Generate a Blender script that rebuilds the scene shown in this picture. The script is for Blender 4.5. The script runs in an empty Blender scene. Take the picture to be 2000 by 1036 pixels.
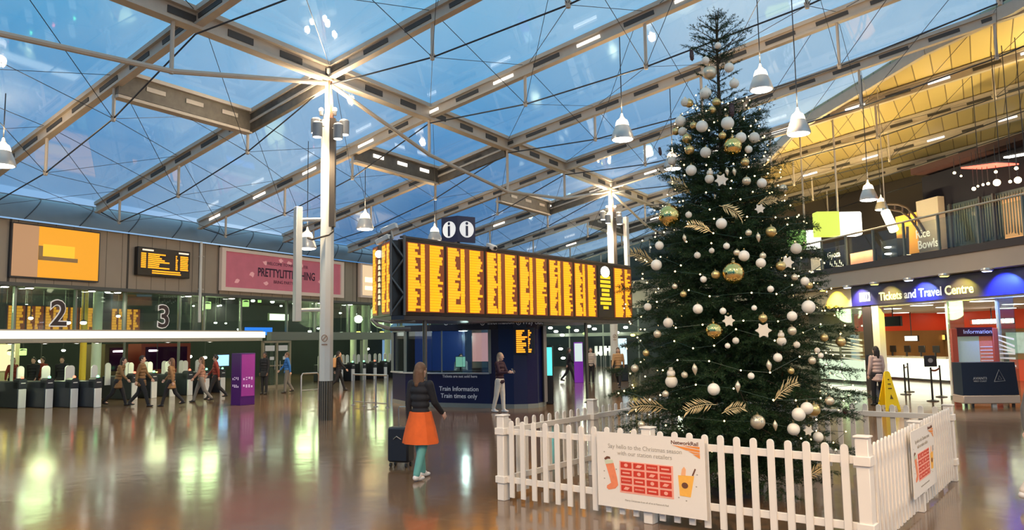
import bpy, bmesh, math, random
import numpy as np
from math import sin, cos, pi, radians
from mathutils import Vector, Matrix
random.seed(7); RNG = np.random.RandomState(11)
SC = bpy.context.scene; COL = SC.collection
# ---------------------------------------------------------------- camera
F_PX, PITCH, ROLL, EYE = 1498.0, radians(5.68), radians(-0.909), 2.0
_fw = Vector((0, cos(PITCH), sin(PITCH))); _rt = Vector((1, 0, 0)); _up = _rt.cross(_fw)
C_R = _rt*cos(ROLL) + _up*sin(ROLL); C_U = -_rt*sin(ROLL) + _up*cos(ROLL)
cd = bpy.data.cameras.new('camera'); cam = bpy.data.objects.new('camera', cd); COL.objects.link(cam)
cd.sensor_width = 36; cd.lens = F_PX*36/2000.0; cd.clip_end = 300
cam.matrix_world = Matrix((( C_R.x, C_U.x, -_fw.x, 0), (C_R.y, C_U.y, -_fw.y, 0), (C_R.z, C_U.z, -_fw.z, EYE), (0, 0, 0, 1)))
SC.camera = cam
SC.view_settings.view_transform = 'Standard'; SC.view_settings.look = 'None'
SC.view_settings.exposure = 0.0; SC.view_settings.gamma = 1.0; SC.view_settings.use_curve_mapping = False
# ---------------------------------------------------------------- sky at dusk, with soft cloud
W = bpy.data.worlds.new('dusk_sky'); SC.world = W; W.use_nodes = True
nt = W.node_tree; nt.nodes.clear()
N = nt.nodes.new; L = nt.links.new
wo = N('ShaderNodeOutputWorld'); bg = N('ShaderNodeBackground'); tc = N('ShaderNodeTexCoord')
sep = N('ShaderNodeSeparateXYZ'); L(tc.outputs['Generated'], sep.inputs[0])
rmp = N('ShaderNodeValToRGB'); L(sep.outputs['Z'], rmp.inputs[0])
el = rmp.color_ramp.elements
el[0].position = 0.0; el[0].color = (0.004, 0.050, 0.13, 1)
el[1].position = 0.62; el[1].color = (0.15, 0.33, 0.43, 1)
for p_, c_ in ((0.15, (0.006, 0.078, 0.21, 1)), (0.26, (0.018, 0.15, 0.33, 1)), (0.40, (0.065, 0.25, 0.41, 1))):
    e_ = el.new(p_); e_.color = c_
nz = N('ShaderNodeTexNoise'); nz.inputs['Scale'].default_value = 2.6; nz.inputs['Detail'].default_value = 5
L(tc.outputs['Generated'], nz.inputs['Vector'])
cr = N('ShaderNodeValToRGB'); L(nz.outputs['Fac'], cr.inputs[0])
cr.color_ramp.elements[0].position = 0.42; cr.color_ramp.elements[0].color = (0, 0, 0, 1)
cr.color_ramp.elements[1].position = 0.72; cr.color_ramp.elements[1].color = (0.75, 0.75, 0.75, 1)
# the sky colour is mixed paler towards the right of the view
mx = N('ShaderNodeMapRange'); L(sep.outputs['X'], mx.inputs[0]); mx.inputs[1].default_value = -0.15; mx.inputs[2].default_value = 0.45
mx.inputs[3].default_value = 0.0; mx.inputs[4].default_value = 0.60
add = N('ShaderNodeMath'); add.operation = 'ADD'; add.use_clamp = True; L(cr.outputs['Color'], add.inputs[0]); L(mx.outputs[0], add.inputs[1])
mixw = N('ShaderNodeMix'); mixw.data_type = 'RGBA'; L(add.outputs[0], mixw.inputs[0]); L(rmp.outputs['Color'], mixw.inputs[6]); mixw.inputs[7].default_value = (0.27, 0.36, 0.44, 1)
L(mixw.outputs[2], bg.inputs[0]); bg.inputs[1].default_value = 2.5; L(bg.outputs[0], wo.inputs[0])

# ---------------------------------------------------------------- survey helpers: from the photograph's frame to places in the hall
O = Vector((0, 0, EYE))
def ray(x, y): return (x-1000)*C_R - (y-518)*C_U + F_PX*_fw
def flo(x, y, z=0.0):
    d = ray(x, y); return O + d*((z-EYE)/d.z)
def on_plane(x, y, P, n):
    d = ray(x, y); return O + d*((Vector(P)-O).dot(n)/d.dot(n))
def on_wall(x, y, P, az):
    return on_plane(x, y, P, Vector((cos(az), -sin(az), 0)))
def at_y(x, y, Y):
    d = ray(x, y); return O + d*(Y/d.y)
def azv(a): return Vector((sin(a), cos(a), 0))
Z = Vector((0, 0, 1))
# ---------------------------------------------------------------- materials
MATS = {}
def mat(name, rgb, rough=0.5, metal=0.0, emit=None, es=0.0, bump=0.0, bscale=30, var=0.0, spec=0.5, alpha=1.0, trans=0.0, coat=0.0):
    if name in MATS: return MATS[name]
    m = bpy.data.materials.new(name); m.use_nodes = True; t = m.node_tree; b = t.nodes['Principled BSDF']
    b.inputs['Base Color'].default_value = (*rgb, 1); b.inputs['Roughness'].default_value = rough
    b.inputs['Metallic'].default_value = metal; b.inputs['Specular IOR Level'].default_value = spec
    b.inputs['Alpha'].default_value = alpha; b.inputs['Transmission Weight'].default_value = trans; b.inputs['Coat Weight'].default_value = coat
    if emit is not None:
        b.inputs['Emission Color'].default_value = (*emit, 1); b.inputs['Emission Strength'].default_value = es
    if bump or var:
        c = t.nodes.new('ShaderNodeTexCoord'); n = t.nodes.new('ShaderNodeTexNoise'); n.inputs['Scale'].default_value = bscale; n.inputs['Detail'].default_value = 4
        t.links.new(c.outputs['Object'], n.inputs['Vector'])
        if var:
            h = t.nodes.new('ShaderNodeMix'); h.data_type = 'RGBA'
            t.links.new(n.outputs['Fac'], h.inputs[0])
            h.inputs[6].default_value = (*[max(0, v*(1-var)) for v in rgb], 1); h.inputs[7].default_value = (*[min(1, v*(1+var)) for v in rgb], 1)
            t.links.new(h.outputs[2], b.inputs['Base Color'])
        if bump:
            q = t.nodes.new('ShaderNodeBump'); q.inputs['Strength'].default_value = bump; q.inputs['Distance'].default_value = 0.01
            t.links.new(n.outputs['Fac'], q.inputs['Height']); t.links.new(q.outputs[0], b.inputs['Normal'])
    MATS[name] = m; return m
def glow(name, rgb, s): return mat(name, (0.02, 0.02, 0.02), 0.4, emit=rgb, es=s)
def glass_mat(name, tint=(0.9, 0.95, 0.95), haze=0.03, gloss=0.07, rough=0.02, hazecol=(0.8, 0.85, 0.9)):
    if name in MATS: return MATS[name]
    m = bpy.data.materials.new(name); m.use_nodes = True; t = m.node_tree; t.nodes.clear()
    o = t.nodes.new('ShaderNodeOutputMaterial'); tr = t.nodes.new('ShaderNodeBsdfTransparent'); tr.inputs[0].default_value = (*tint, 1)
    g = t.nodes.new('ShaderNodeBsdfGlossy'); g.inputs['Roughness'].default_value = rough; g.inputs['Color'].default_value = (1, 1, 1, 1)
    d = t.nodes.new('ShaderNodeBsdfDiffuse'); d.inputs[0].default_value = (*hazecol, 1)
    fr = t.nodes.new('ShaderNodeLayerWeight'); fr.inputs[0].default_value = 0.25
    mr = t.nodes.new('ShaderNodeMapRange'); t.links.new(fr.outputs['Fresnel'], mr.inputs[0]); mr.inputs[3].default_value = gloss*0.5; mr.inputs[4].default_value = min(1, gloss*5)
    a = t.nodes.new('ShaderNodeMixShader'); b = t.nodes.new('ShaderNodeMixShader')
    a.inputs[0].default_value = haze; t.links.new(tr.outputs[0], a.inputs[1]); t.links.new(d.outputs[0], a.inputs[2])
    t.links.new(mr.outputs[0], b.inputs[0]); t.links.new(a.outputs[0], b.inputs[1]); t.links.new(g.outputs[0], b.inputs[2]); t.links.new(b.outputs[0], o.inputs[0])
    MATS[name] = m; return m
# ---------------------------------------------------------------- objects
def tag(o, label=None, cat=None, group=None, kind=None):
    if label: o['label'] = label
    if cat: o['category'] = cat
    if group: o['group'] = group
    if kind: o['kind'] = kind
    return o
def thing(name, label, cat, loc=(0, 0, 0), rz=0.0, group=None, kind=None):
    o = bpy.data.objects.new(name, None); o.empty_display_size = 0.1; COL.objects.link(o)
    o.location = loc; o.rotation_euler = (0, 0, rz); o['_rz'] = rz
    return tag(o, label, cat, group, kind)
def ownmat(o): return Matrix.Translation(o.location) @ Matrix.Rotation(o.rotation_euler.z, 4, 'Z')
def linkmesh(name, me, m, parent=None):
    o = bpy.data.objects.new(name, me); COL.objects.link(o)
    if m is not None and len(me.materials) == 0:
        for k in (m if isinstance(m, (list, tuple)) else [m]): me.materials.append(k)
    if parent is not None: o.parent = parent
    return o
def frame(org, ux, uz):
    ux = Vector(ux).normalized(); uz = Vector(uz).normalized(); uy = uz.cross(ux).normalized()
    M = Matrix.Identity(4)
    for i, v in enumerate((ux, uy, uz)): M.col[i][:3] = v
    M.col[3][:3] = Vector(org); return M
class MB:
    """collects boxes, tubes, prisms; build() links them as one mesh"""
    def __init__(s): s.v = []; s.f = []; s.mi = []; s.cur = 0; s.smooth = []
    def add(s, vs, fs, sm=False):
        b = len(s.v); s.v.extend([tuple(v) for v in vs])
        for f in fs: s.f.append(tuple(b+i for i in f)); s.mi.append(s.cur); s.smooth.append(sm)
        return s
    def box(s, c, d, M=None, rz=0.0):
        c = Vector(c); h = Vector(d)/2; R = Matrix.Rotation(rz, 3, 'Z')
        vs = [c + R @ Vector((x*h.x, y*h.y, z*h.z)) for z in (-1, 1) for y in (-1, 1) for x in (-1, 1)]
        if M is not None: vs = [M @ v for v in vs]
        return s.add(vs, [(0, 2, 3, 1), (4, 5, 7, 6), (0, 1, 5, 4), (2, 6, 7, 3), (0, 4, 6, 2), (1, 3, 7, 5)])
    def bar(s, a, b, w, h, up=Z):
        a = Vector(a); b = Vector(b); x = (b-a); l = x.length; x.normalize(); y = Vector(up).cross(x).normalized(); z = x.cross(y)
        M = Matrix.Identity(4)
        for i, q in enumerate((x, y, z)): M.col[i][:3] = q
        M.col[3][:3] = (a+b)/2
        return s.box((0, 0, 0), (l, w, h), M)
    def tube(s, a, b, r, r2=None, n=10, cap=True):
        return s.path([a, b], [r, r if r2 is None else r2], n, cap)
    def path(s, pts, rs, n=8, cap=True, squash=None):
        pts = [Vector(p) for p in pts]
        if not isinstance(rs, (list, tuple)): rs = [rs]*len(pts)
        t = (pts[1]-pts[0]).normalized(); u = t.orthogonal().normalized(); vs = []; fs = []
        for i, p in enumerate(pts):
            q = ((pts[min(i+1, len(pts)-1)] - pts[max(i-1, 0)])).normalized()
            u = (u - q*u.dot(q)); u = u.normalized() if u.length > 1e-6 else q.orthogonal().normalized(); w = q.cross(u)
            for k in range(n):
                a = 2*pi*k/n; vs.append(p + (u*cos(a) + w*sin(a))*rs[i])
        for i in range(len(pts)-1):
            for k in range(n):
                k2 = (k+1) % n; fs.append((i*n+k, i*n+k2, (i+1)*n+k2, (i+1)*n+k))
        if cap: fs.append(tuple(range(n-1, -1, -1))); fs.append(tuple(range((len(pts)-1)*n, len(pts)*n)))
        return s.add(vs, fs, n > 5)
    def lathe(s, prof, n=16, M=None, org=(0, 0, 0)):
        vs = []; fs = []; o = Vector(org)
        for r, z in prof:
            for k in range(n):
                a = 2*pi*k/n; v = Vector((r*cos(a), r*sin(a), z)) + o; vs.append(M @ v if M is not None else v)
        m = len(prof)
        for i in range(m-1):
            for k in range(n):
                k2 = (k+1) % n; fs.append((i*n+k, i*n+k2, (i+1)*n+k2, (i+1)*n+k))
        if prof[0][0] > 1e-5: fs.append(tuple(range(n-1, -1, -1)))
        if prof[-1][0] > 1e-5: fs.append(tuple(range((m-1)*n, m*n)))
        return s.add(vs, fs, True)
    def ball(s, c, r, n=12, m=8, sc=(1, 1, 1), M=None):
        pr = [(max(1e-6, sin(pi*i/m))*r, -cos(pi*i/m)*r) for i in range(m+1)]
        vs = []; fs = []; c = Vector(c)
        for q, z in pr:
            for k in range(n):
                a = 2*pi*k/n; v = Vector((q*cos(a)*sc[0], q*sin(a)*sc[1], z*sc[2])); v = (M @ v if M is not None else v) + c; vs.append(v)
        for i in range(m):
            for k in range(n):
                k2 = (k+1) % n; fs.append((i*n+k, i*n+k2, (i+1)*n+k2, (i+1)*n+k))
        return s.add(vs, fs, True)
    def prism(s, poly, depth, M=None):
        """poly: (x,z) outline in the frame's xz plane, from y=0 to y=depth"""
        n = len(poly); vs = [Vector((x, 0, z)) for x, z in poly] + [Vector((x, depth, z)) for x, z in poly]
        if M is not None: vs = [M @ v for v in vs]
        fs = [tuple(range(n)), tuple(range(2*n-1, n-1, -1))] + [(i, i+n, (i+1) % n+n, (i+1) % n) for i in range(n)]
        return s.add(vs, fs)
    def plan(s, poly, z0, z1):
        n = len(poly); vs = [Vector((x, y, z0)) for x, y in poly] + [Vector((x, y, z1)) for x, y in poly]
        fs = [tuple(range(n-1, -1, -1)), tuple(range(n, 2*n))] + [(i, (i+1) % n, (i+1) % n+n, i+n) for i in range(n)]
        return s.add(vs, fs)
    def slab(s, pts, th, n=None):
        pts = [Vector(p) for p in pts]; k = len(pts)
        if n is None: n = (pts[1]-pts[0]).cross(pts[2]-pts[0]).normalized()
        vs = pts + [p + n*th for p in pts]
        return s.add(vs, [tuple(range(k)), tuple(range(2*k-1, k-1, -1))] + [(i, i+k, (i+1) % k+k, (i+1) % k) for i in range(k)])
    def build(s, name, m, parent=None, world=False, smooth=True, bevel=0.0):
        vs = s.v
        if world and parent is not None:
            I = ownmat(parent)
            if parent.parent is not None: I = ownmat(parent.parent) @ I
            I = I.inverted(); vs = [tuple(I @ Vector(v)) for v in vs]
        me = bpy.data.meshes.new(name); me.from_pydata(vs, [], s.f)
        bm = bmesh.new(); bm.from_mesh(me); bmesh.ops.recalc_face_normals(bm, faces=bm.faces)
        if bevel: bmesh.ops.bevel(bm, geom=[e for e in bm.edges if e.calc_face_angle(0) > 0.6], offset=bevel, segments=1, affect='EDGES', clamp_overlap=True)
        bm.to_mesh(me); bm.free()
        if not bevel:
            me.polygons.foreach_set('use_smooth', [q and smooth for q in s.smooth]); me.polygons.foreach_set('material_index', s.mi)
        try: me.set_sharp_from_angle(angle=0.7)
        except Exception: pass
        return linkmesh(name, me, m, parent)
def struct(name, mb, m, kind='structure', **k):
    o = mb.build(name, m, **k); o['kind'] = kind; return o
def text(s, size, m, parent, org, ux, uz=Z, name='lettering', align='CENTER', ext=0.004, bold=0.0, world=True, sx=1.0):
    c = bpy.data.curves.new('t', 'FONT'); c.body = s; c.size = size; c.align_x = align; c.align_y = 'CENTER'; c.extrude = ext; c.offset = bold; c.resolution_u = 3
    o = bpy.data.objects.new('t', c); COL.objects.link(o)
    me = bpy.data.meshes.new_from_object(o.evaluated_get(bpy.context.evaluated_depsgraph_get()))
    bpy.data.objects.remove(o); bpy.data.curves.remove(c)
    ux = Vector(ux).normalized(); uz = Vector(uz).normalized(); un = ux.cross(uz)
    M = Matrix.Identity(4)
    for i, v in enumerate((ux*sx, uz, un)): M.col[i][:3] = v
    M.col[3][:3] = Vector(org)
    if world and parent is not None: M = ownmat(parent).inverted() @ M
    me.transform(M); me.materials.clear()
    me.name = name; return linkmesh(name, me, m, parent)
PW = 2.6
def light(name, kind, loc, power, col=(1, 0.85, 0.65), radius=0.1, parent=None, aim=None, spot=None, size=None):
    d = bpy.data.lights.new(name, kind); d.energy = power*PW; d.color = col
    if kind in ('POINT', 'SPOT'): d.shadow_soft_size = radius
    if kind == 'SPOT': d.spot_size = spot or 2.0; d.spot_blend = 0.6
    if kind == 'AREA': d.size = size or 0.5
    o = bpy.data.objects.new(name, d); COL.objects.link(o); o.location = loc
    if aim is not None: o.rotation_euler = Vector(aim).to_track_quat('-Z', 'Y').to_euler()
    if parent is not None:
        o.parent = parent; o.location = ownmat(parent).inverted() @ Vector(loc)
    return o
def copy_tree(o, parent=None):
    c = o.copy(); COL.objects.link(c)
    if parent is not None: c.parent = parent
    for ch in list(o.children): copy_tree(ch, c)
    return c
WHITE = (1, 1, 1)
M_paint = mat('white_column_paint', (0.78, 0.72, 0.62), 0.35, var=0.06, bscale=3)
M_steel = mat('brushed_steel', (0.55, 0.52, 0.47), 0.28, 0.9, bump=0.05, bscale=60)
M_beam = mat('cream_roof_steel', (0.50, 0.43, 0.35), 0.45, var=0.12, bscale=4)
M_beamdark = mat('dark_slot', (0.06, 0.055, 0.05), 0.6, var=0.1)
M_rod = mat('dark_tie_rod_steel', (0.035, 0.04, 0.05), 0.45, 0.3, var=0.05)
M_dark = mat('dark_frame', (0.03, 0.03, 0.035), 0.4, var=0.1)
M_black = mat('black_plastic', (0.012, 0.012, 0.014), 0.4, var=0.1)
M_navy = mat('navy_panel', (0.005, 0.009, 0.055), 0.30, var=0.1, bscale=3)
M_lampwhite = glow('lamp_white', (1.0, 0.93, 0.80), 9.0)
# ================================================================ LAMPS THAT LIGHT THE HALL
WARM = (1.0, 0.70, 0.38)
# ================================================================ THE SHELL
# floor: polished brown terrazzo tiles
mf = bpy.data.materials.new('polished_terrazzo_tiles'); mf.use_nodes = True; t_ = mf.node_tree; b_ = t_.nodes['Principled BSDF']
c_ = t_.nodes.new('ShaderNodeTexCoord'); mp = t_.nodes.new('ShaderNodeMapping'); mp.inputs['Rotation'].default_value = (0, 0, radians(31.3))
t_.links.new(c_.outputs['Object'], mp.inputs[0])
br = t_.nodes.new('ShaderNodeTexBrick'); br.offset = 0.0; br.inputs['Scale'].default_value = 1.0; br.inputs['Brick Width'].default_value = 0.9; br.inputs['Row Height'].default_value = 0.9
br.inputs['Mortar Size'].default_value = 0.008; br.inputs['Color1'].default_value = (0.185, 0.110, 0.062, 1); br.inputs['Color2'].default_value = (0.215, 0.130, 0.074, 1); br.inputs['Mortar'].default_value = (0.26, 0.18, 0.11, 1)
t_.links.new(mp.outputs[0], br.inputs['Vector'])
n1 = t_.nodes.new('ShaderNodeTexNoise'); n1.inputs['Scale'].default_value = 0.55; n1.inputs['Detail'].default_value = 3; t_.links.new(c_.outputs['Object'], n1.inputs['Vector'])
n2 = t_.nodes.new('ShaderNodeTexNoise'); n2.inputs['Scale'].default_value = 90; n2.inputs['Detail'].default_value = 2; t_.links.new(c_.outputs['Object'], n2.inputs['Vector'])
mxx = t_.nodes.new('ShaderNodeMix'); mxx.data_type = 'RGBA'; mxx.blend_type = 'MULTIPLY'; mxx.inputs[0].default_value = 0.5; t_.links.new(br.outputs['Color'], mxx.inputs[6]); t_.links.new(n2.outputs['Color'], mxx.inputs[7])
t_.links.new(mxx.outputs[2], b_.inputs['Base Color'])
rr = t_.nodes.new('ShaderNodeMapRange'); t_.links.new(n1.outputs['Fac'], rr.inputs[0]); rr.inputs[3].default_value = 0.09; rr.inputs[4].default_value = 0.17; t_.links.new(rr.outputs[0], b_.inputs['Roughness'])
b_.inputs['Specular IOR Level'].default_value = 0.62; b_.inputs['Coat Weight'].default_value = 0.0; b_.inputs['Coat Roughness'].default_value = 0.12
bp = t_.nodes.new('ShaderNodeBump'); bp.inputs['Strength'].default_value = 0.12; bp.inputs['Distance'].default_value = 0.02; n3 = t_.nodes.new('ShaderNodeTexNoise'); n3.inputs['Scale'].default_value = 2.2; t_.links.new(c_.outputs['Object'], n3.inputs['Vector'])
t_.links.new(n3.outputs['Fac'], bp.inputs['Height']); t_.links.new(bp.outputs[0], b_.inputs['Normal'])
struct('floor', MB().box((0, 30, -0.15), (90, 100, 0.3)), mf)

# roof plane: ridge line over the columns, falling to the left gutter, rising to the right
RAZ, BAZ = radians(31.3), radians(126); RT = Vector((-5.0, 20.61, 9.74)); E1 = azv(RAZ); EB = azv(BAZ)
def RP(t, u, dz=0.0): return RT + E1*t + EB*u + Z*((0.15*u if u > 0 else 0.18*u) + dz)
BAYS = [-13.6, -8.9, -4.22, 0, 4.55, 9.4, 14.1, 18.9, 23.6, 28.4, 33.1, 37.5]
T1 = BAYS[-1]
LAZ = radians(28.08); WL0 = Vector((-16.75, 26.34, 0)); DL = azv(LAZ); NL = Vector((cos(LAZ), -sin(LAZ), 0))
def LW(x, y, off=0.0): return on_wall(x, y, WL0 + NL*off, LAZ)
def LS(s, z, off=0.0): return WL0 + DL*s + NL*off + Z*z
def spx(x, y=600, off=0.0): return (LW(x, y, off) - WL0).dot(DL)
def ul(t):  # where the roof beam meets the left gutter
    p = RT + E1*t; return -((p - (WL0 + NL*0.4)).dot(NL)) / (-EB.dot(NL)) if False else ((WL0 + NL*0.35 - p).dot(NL))/EB.dot(NL)
BND = [(-14, 41), (8.0, 23.0), (13.86, 16.55), (14.96, 14.03), (16.57, 12.13), (18.93, 9.18), (23.9, 6.06), (33.7, 0.1), (37.5, -2.2)]
def bnd(t):
    for (a, b), (c, d) in zip(BND, BND[1:]):
        if a <= t <= c: return b + (d-b)*(t-a)/(c-a)
    return BND[-1][1]
M_roofglass = glass_mat('roof_glazing', (0.90, 0.95, 0.98), 0.10, 0.05, 0.04, (0.75, 0.85, 1.0))
gm = MB()
ts = sorted(set(BAYS + [a for a, b in BND if BAYS[0] < a < T1]))
UMAX = 24.0
for a, b in zip(ts, ts[1:]):
    ra, rb = min(bnd(a), UMAX), min(bnd(b), UMAX)
    if ra > 0 and rb > 0:
        gm.slab([RP(a, 0), RP(b, 0), RP(b, rb), RP(a, ra)], 0.03, Z); gm.slab([RP(a, ul(a)), RP(b, ul(b)), RP(b, 0), RP(a, 0)], 0.03, Z)
    else: gm.slab([RP(a, ul(a)), RP(b, ul(b)), RP(b, rb), RP(a, min(ra, 0))], 0.03, Z)
struct('ceiling', gm, M_roofglass)
# timber boarded part of the roof on the right
mw = bpy.data.materials.new('pale_timber_boards'); mw.use_nodes = True; t_ = mw.node_tree; b_ = t_.nodes['Principled BSDF']; b_.inputs['Roughness'].default_value = 0.5
c_ = t_.nodes.new('ShaderNodeTexCoord'); mp = t_.nodes.new('ShaderNodeMapping'); mp.inputs['Rotation'].default_value = (0, 0, RAZ); t_.links.new(c_.outputs['Object'], mp.inputs[0])
br = t_.nodes.new('ShaderNodeTexBrick'); br.offset = 0.5; br.inputs['Brick Width'].default_value = 0.62; br.inputs['Row Height'].default_value = 4.7; br.inputs['Scale'].default_value = 1.0
br.inputs['Mortar Size'].default_value = 0.02; br.inputs['Color1'].default_value = (0.60, 0.46, 0.19, 1); br.inputs['Color2'].default_value = (0.47, 0.35, 0.13, 1); br.inputs['Mortar'].default_value = (0.16, 0.11, 0.045, 1)
t_.links.new(mp.outputs[0], br.inputs['Vector']); t_.links.new(br.outputs['Color'], b_.inputs['Base Color'])
tm = MB()
for a, b in zip(ts, ts[1:]):
    ra, rb = bnd(a), bnd(b)
    if min(ra, rb) < UMAX and b > 7:
        tm.slab([RP(a, max(ra, -2)), RP(b, max(rb, -2)), RP(b, UMAX), RP(a, UMAX)], 0.12, Z)
struct('ceiling_timber', tm, mw)
eb = MB()
for (a, b), (c, d) in zip(BND[1:], BND[2:]): eb.bar(RP(a, b, -0.22), RP(c, d, -0.22), 0.16, 0.40)
struct('trim_1', eb, M_beam)

# ---- roof beams with their posts, rods and light slots
M_slotlight = glow('beam_light_strip', (1.0, 0.93, 0.82), 2.2)
FW_LIT = {4.55: 1, 9.4: 0, 18.9: 1, 14.1: 0, 28.4: 1}
for i, t in enumerate(BAYS[1:-1]):
    uL, uR = ul(t), (19.5 if t < 14 else UMAX-1)
    o = thing('roof_beam', None, None, tuple(RP(t, 0)), 0, 'parallel roof beams', 'structure')
    g = MB()
    for a, b in ((uL, 0), (0, uR)):
        g.bar(RP(t, a, -0.10), RP(t, b, -0.10), 0.26, 0.12); g.bar(RP(t, a, -0.27), RP(t, b, -0.27), 0.10, 0.28); g.bar(RP(t, a, -0.42), RP(t, b, -0.42), 0.20, 0.07)
    g.build('girder', M_beam, o, world=True)
    s1 = MB(); s2 = MB(); u = uL + 0.8; k = 0
    while u < uR - 1.2:
        lit = FW_LIT.get(t, 0) and k % 2 == 0
        (s2 if lit else s1).bar(RP(t, u, -0.27), RP(t, u+(0.75 if lit else 0.9), -0.27), 0.14, 0.085 if lit else 0.12); u += 1.5; k += 1
    s1.build('web_opening', M_beamdark, o, world=True)
    if s2.v: s2.build('light_strip', M_slotlight, o, world=True)
    prev = None; nodes = []
    for u, dp in ((-11.2, 1.0), (-7.4, 1.2), (-3.65, 1.0), (3.85, 1.05), (7.8, 1.4), (12.0, 1.5), (16.0, 1.3)):
        if u < uL+0.8 or u > uR-0.5 or u > bnd(t)+8: continue
        nodes.append((u, dp))
        p = MB(); p.tube(RP(t, u, -0.4), RP(t, u, -dp-0.25), 0.045, n=8); p.tube(RP(t, u, -dp-0.18), RP(t, u, -dp-0.32), 0.075, 0.05, n=8)
        p.build('post', M_beam, o, world=True)
    seq = [(uL+0.3, 0.25)] + [n for n in nodes if n[0] < 0] + [(0, 0.35)] + [n for n in nodes if n[0] > 0] + [(uR, 0.4)]
    for (a, da), (b, db) in zip(seq, seq[1:]):
        m = MB(); m.tube(RP(t, a, -da-0.25), RP(t, b, -db-0.25), 0.022, n=6); m.build('tie_rod', M_rod, o, world=True)
    # thin crossed wires to the neighbouring beams
    wr = MB(); nb = [BAYS[i]] + ([BAYS[i+2]] if i+2 < len(BAYS) else [])
    for u, dp in nodes:
        for q in nb:
            for du in ((0.0, 3.8) if q < t else (0.0, -3.8)):
                if uL+0.5 < u+du < uR: wr.tube(RP(t, u, -dp-0.25), RP(q, u+du, -0.1), 0.009, n=4, cap=False)
    wr.build('bracing_wires', M_rod, o, world=True)
# ridge beam and the bowed tube under it
o = thing('ridge_beam', None, None, tuple(RT), 0, None, 'structure')
g = MB(); g.bar(RP(BAYS[0], 0, -0.08), RP(T1, 0, -0.08), 0.42, 0.12); g.bar(RP(BAYS[0], 0, -0.28), RP(T1, 0, -0.28), 0.16, 0.34); g.bar(RP(BAYS[0], 0, -0.47), RP(T1, 0, -0.47), 0.30, 0.07); g.build('girder', M_beam, o, world=True)
s1 = MB(); t = -13
while t < 36:
    s1.bar(RP(t, 0, -0.29), RP(t+0.75, 0, -0.29), 0.20, 0.17); t += 1.6
s1.build('web_opening', M_beamdark, o, world=True)
for c0 in (-18.9, 0.0, 18.9):
    sg = [(0, 0.25), (4.55, 1.35), (9.4, 1.80), (14.1, 1.35), (18.9, 0.25)]
    m = MB(); m.path([RP(c0+a, 0, -0.3-b) for a, b in sg if c0+a > -14], 0.062, 8); m.build('bowed_tube', M_beam, o, world=True)
    for a, b in sg[1:-1]:
        if -13 < c0+a < 36: p = MB(); p.tube(RP(c0+a, 0, -0.45), RP(c0+a, 0, -0.36-b), 0.05, n=8); p.build('post', M_beam, o, world=True)
# deep gutter boxes beside the ridge, every other bay
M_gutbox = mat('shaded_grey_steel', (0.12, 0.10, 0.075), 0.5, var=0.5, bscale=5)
for a, b in ((-4.22, 0), (4.55, 9.4), (14.1, 18.9), (23.6, 28.4)):
    o = thing('gutter_box_beam', None, None, tuple(RP(a, -3.6)), 0, 'deep box beams left of the ridge', 'structure')
    g = MB(); g.bar(RP(a, -3.6, -0.05), RP(b, -3.6, -0.05), 0.55, 0.10);  g.bar(RP(a, -3.6, -0.68), RP(b, -3.6, -0.68), 0.30, 0.08)
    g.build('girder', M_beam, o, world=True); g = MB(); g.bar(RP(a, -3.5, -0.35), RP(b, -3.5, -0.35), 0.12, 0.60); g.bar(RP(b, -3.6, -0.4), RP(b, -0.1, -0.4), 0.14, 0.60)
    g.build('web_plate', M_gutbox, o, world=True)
    s = MB()
    for k in range(3):
        q = a+(b-a)*(0.18+0.28*k); s.bar(RP(q, -3.43, -0.34), RP(q+0.55, -3.43, -0.34), 0.04, 0.12)
    s.build('light_strip' if a == 4.55 else 'cover_plate', M_slotlight if a == 4.55 else M_beam, o, world=True)

# ---- left wall: cladding gutter, panel band, soffit, glazing
M_clad = mat('blue_grey_cladding', (0.16, 0.22, 0.27), 0.35, 0.2, var=0.08, bscale=2)
M_panel = mat('taupe_wall_panel', (0.36, 0.29, 0.22), 0.45, 0.15, var=0.08, bscale=2)
SA, SB = -14.0, 29.0
BK = 0.0
gp = []   # curved gutter profile (offset, height)
for k in range(9):
    a = radians(90*k/8); gp.append((0.12 + 0.50*(1-cos(a))*0 + 0.55*sin(a)*0 + 0.50*cos(a), 6.42 + 0.85*sin(a)))
mb = MB(); vs = []; fs = []
for s in (SA, SB):
    vs += [LS(s, z, o_-0.30) for o_, z in gp]
n = len(gp)
for k in range(n-1): fs.append((k, k+1, n+k+1, n+k))
mb.add(vs, fs, True)
mb.slab([LS(SA, 7.27, -0.2), LS(SB, 7.27, -0.2), LS(SB, 7.27, -2.5), LS(SA, 7.27, -2.5)], 0.05, Z)
struct('trim_2', mb, M_clad)
sm = MB(); s = SA
while s < SB:
    sm.path([LS(s + (z-6.42)*0.9, z, o_-0.285) for o_, z in gp], 0.018, 5); s += 1.95
struct('trim_3', sm, M_dark)
mb = MB()
mb.slab([LS(SA, 4.27, 0), LS(SB, 4.27, 0), LS(SB, 6.42, 0), LS(SA, 6.42, 0)], 0.5, -NL)
struct('wall_left', mb, M_panel)
M_soffit = mat('dark_soffit', (0.10, 0.10, 0.09), 0.5, var=0.1)
struct('trim_4', MB().slab([LS(SA, 4.15, 0.05), LS(SB, 4.15, 0.05), LS(SB, 4.15, -0.6), LS(SA, 4.15, -0.6)], 0.12, Z), M_soffit)
sl = MB()
for x in (18, 250, 390, 428, 697):
    s = spx(x, 500); sl.slab([LS(s-0.04, 4.27, 0.012), LS(s+0.04, 4.27, 0.012), LS(s+0.04, 6.42, 0.012), LS(s-0.04, 6.42, 0.012)], 0.01, -NL)
s = 0
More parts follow.
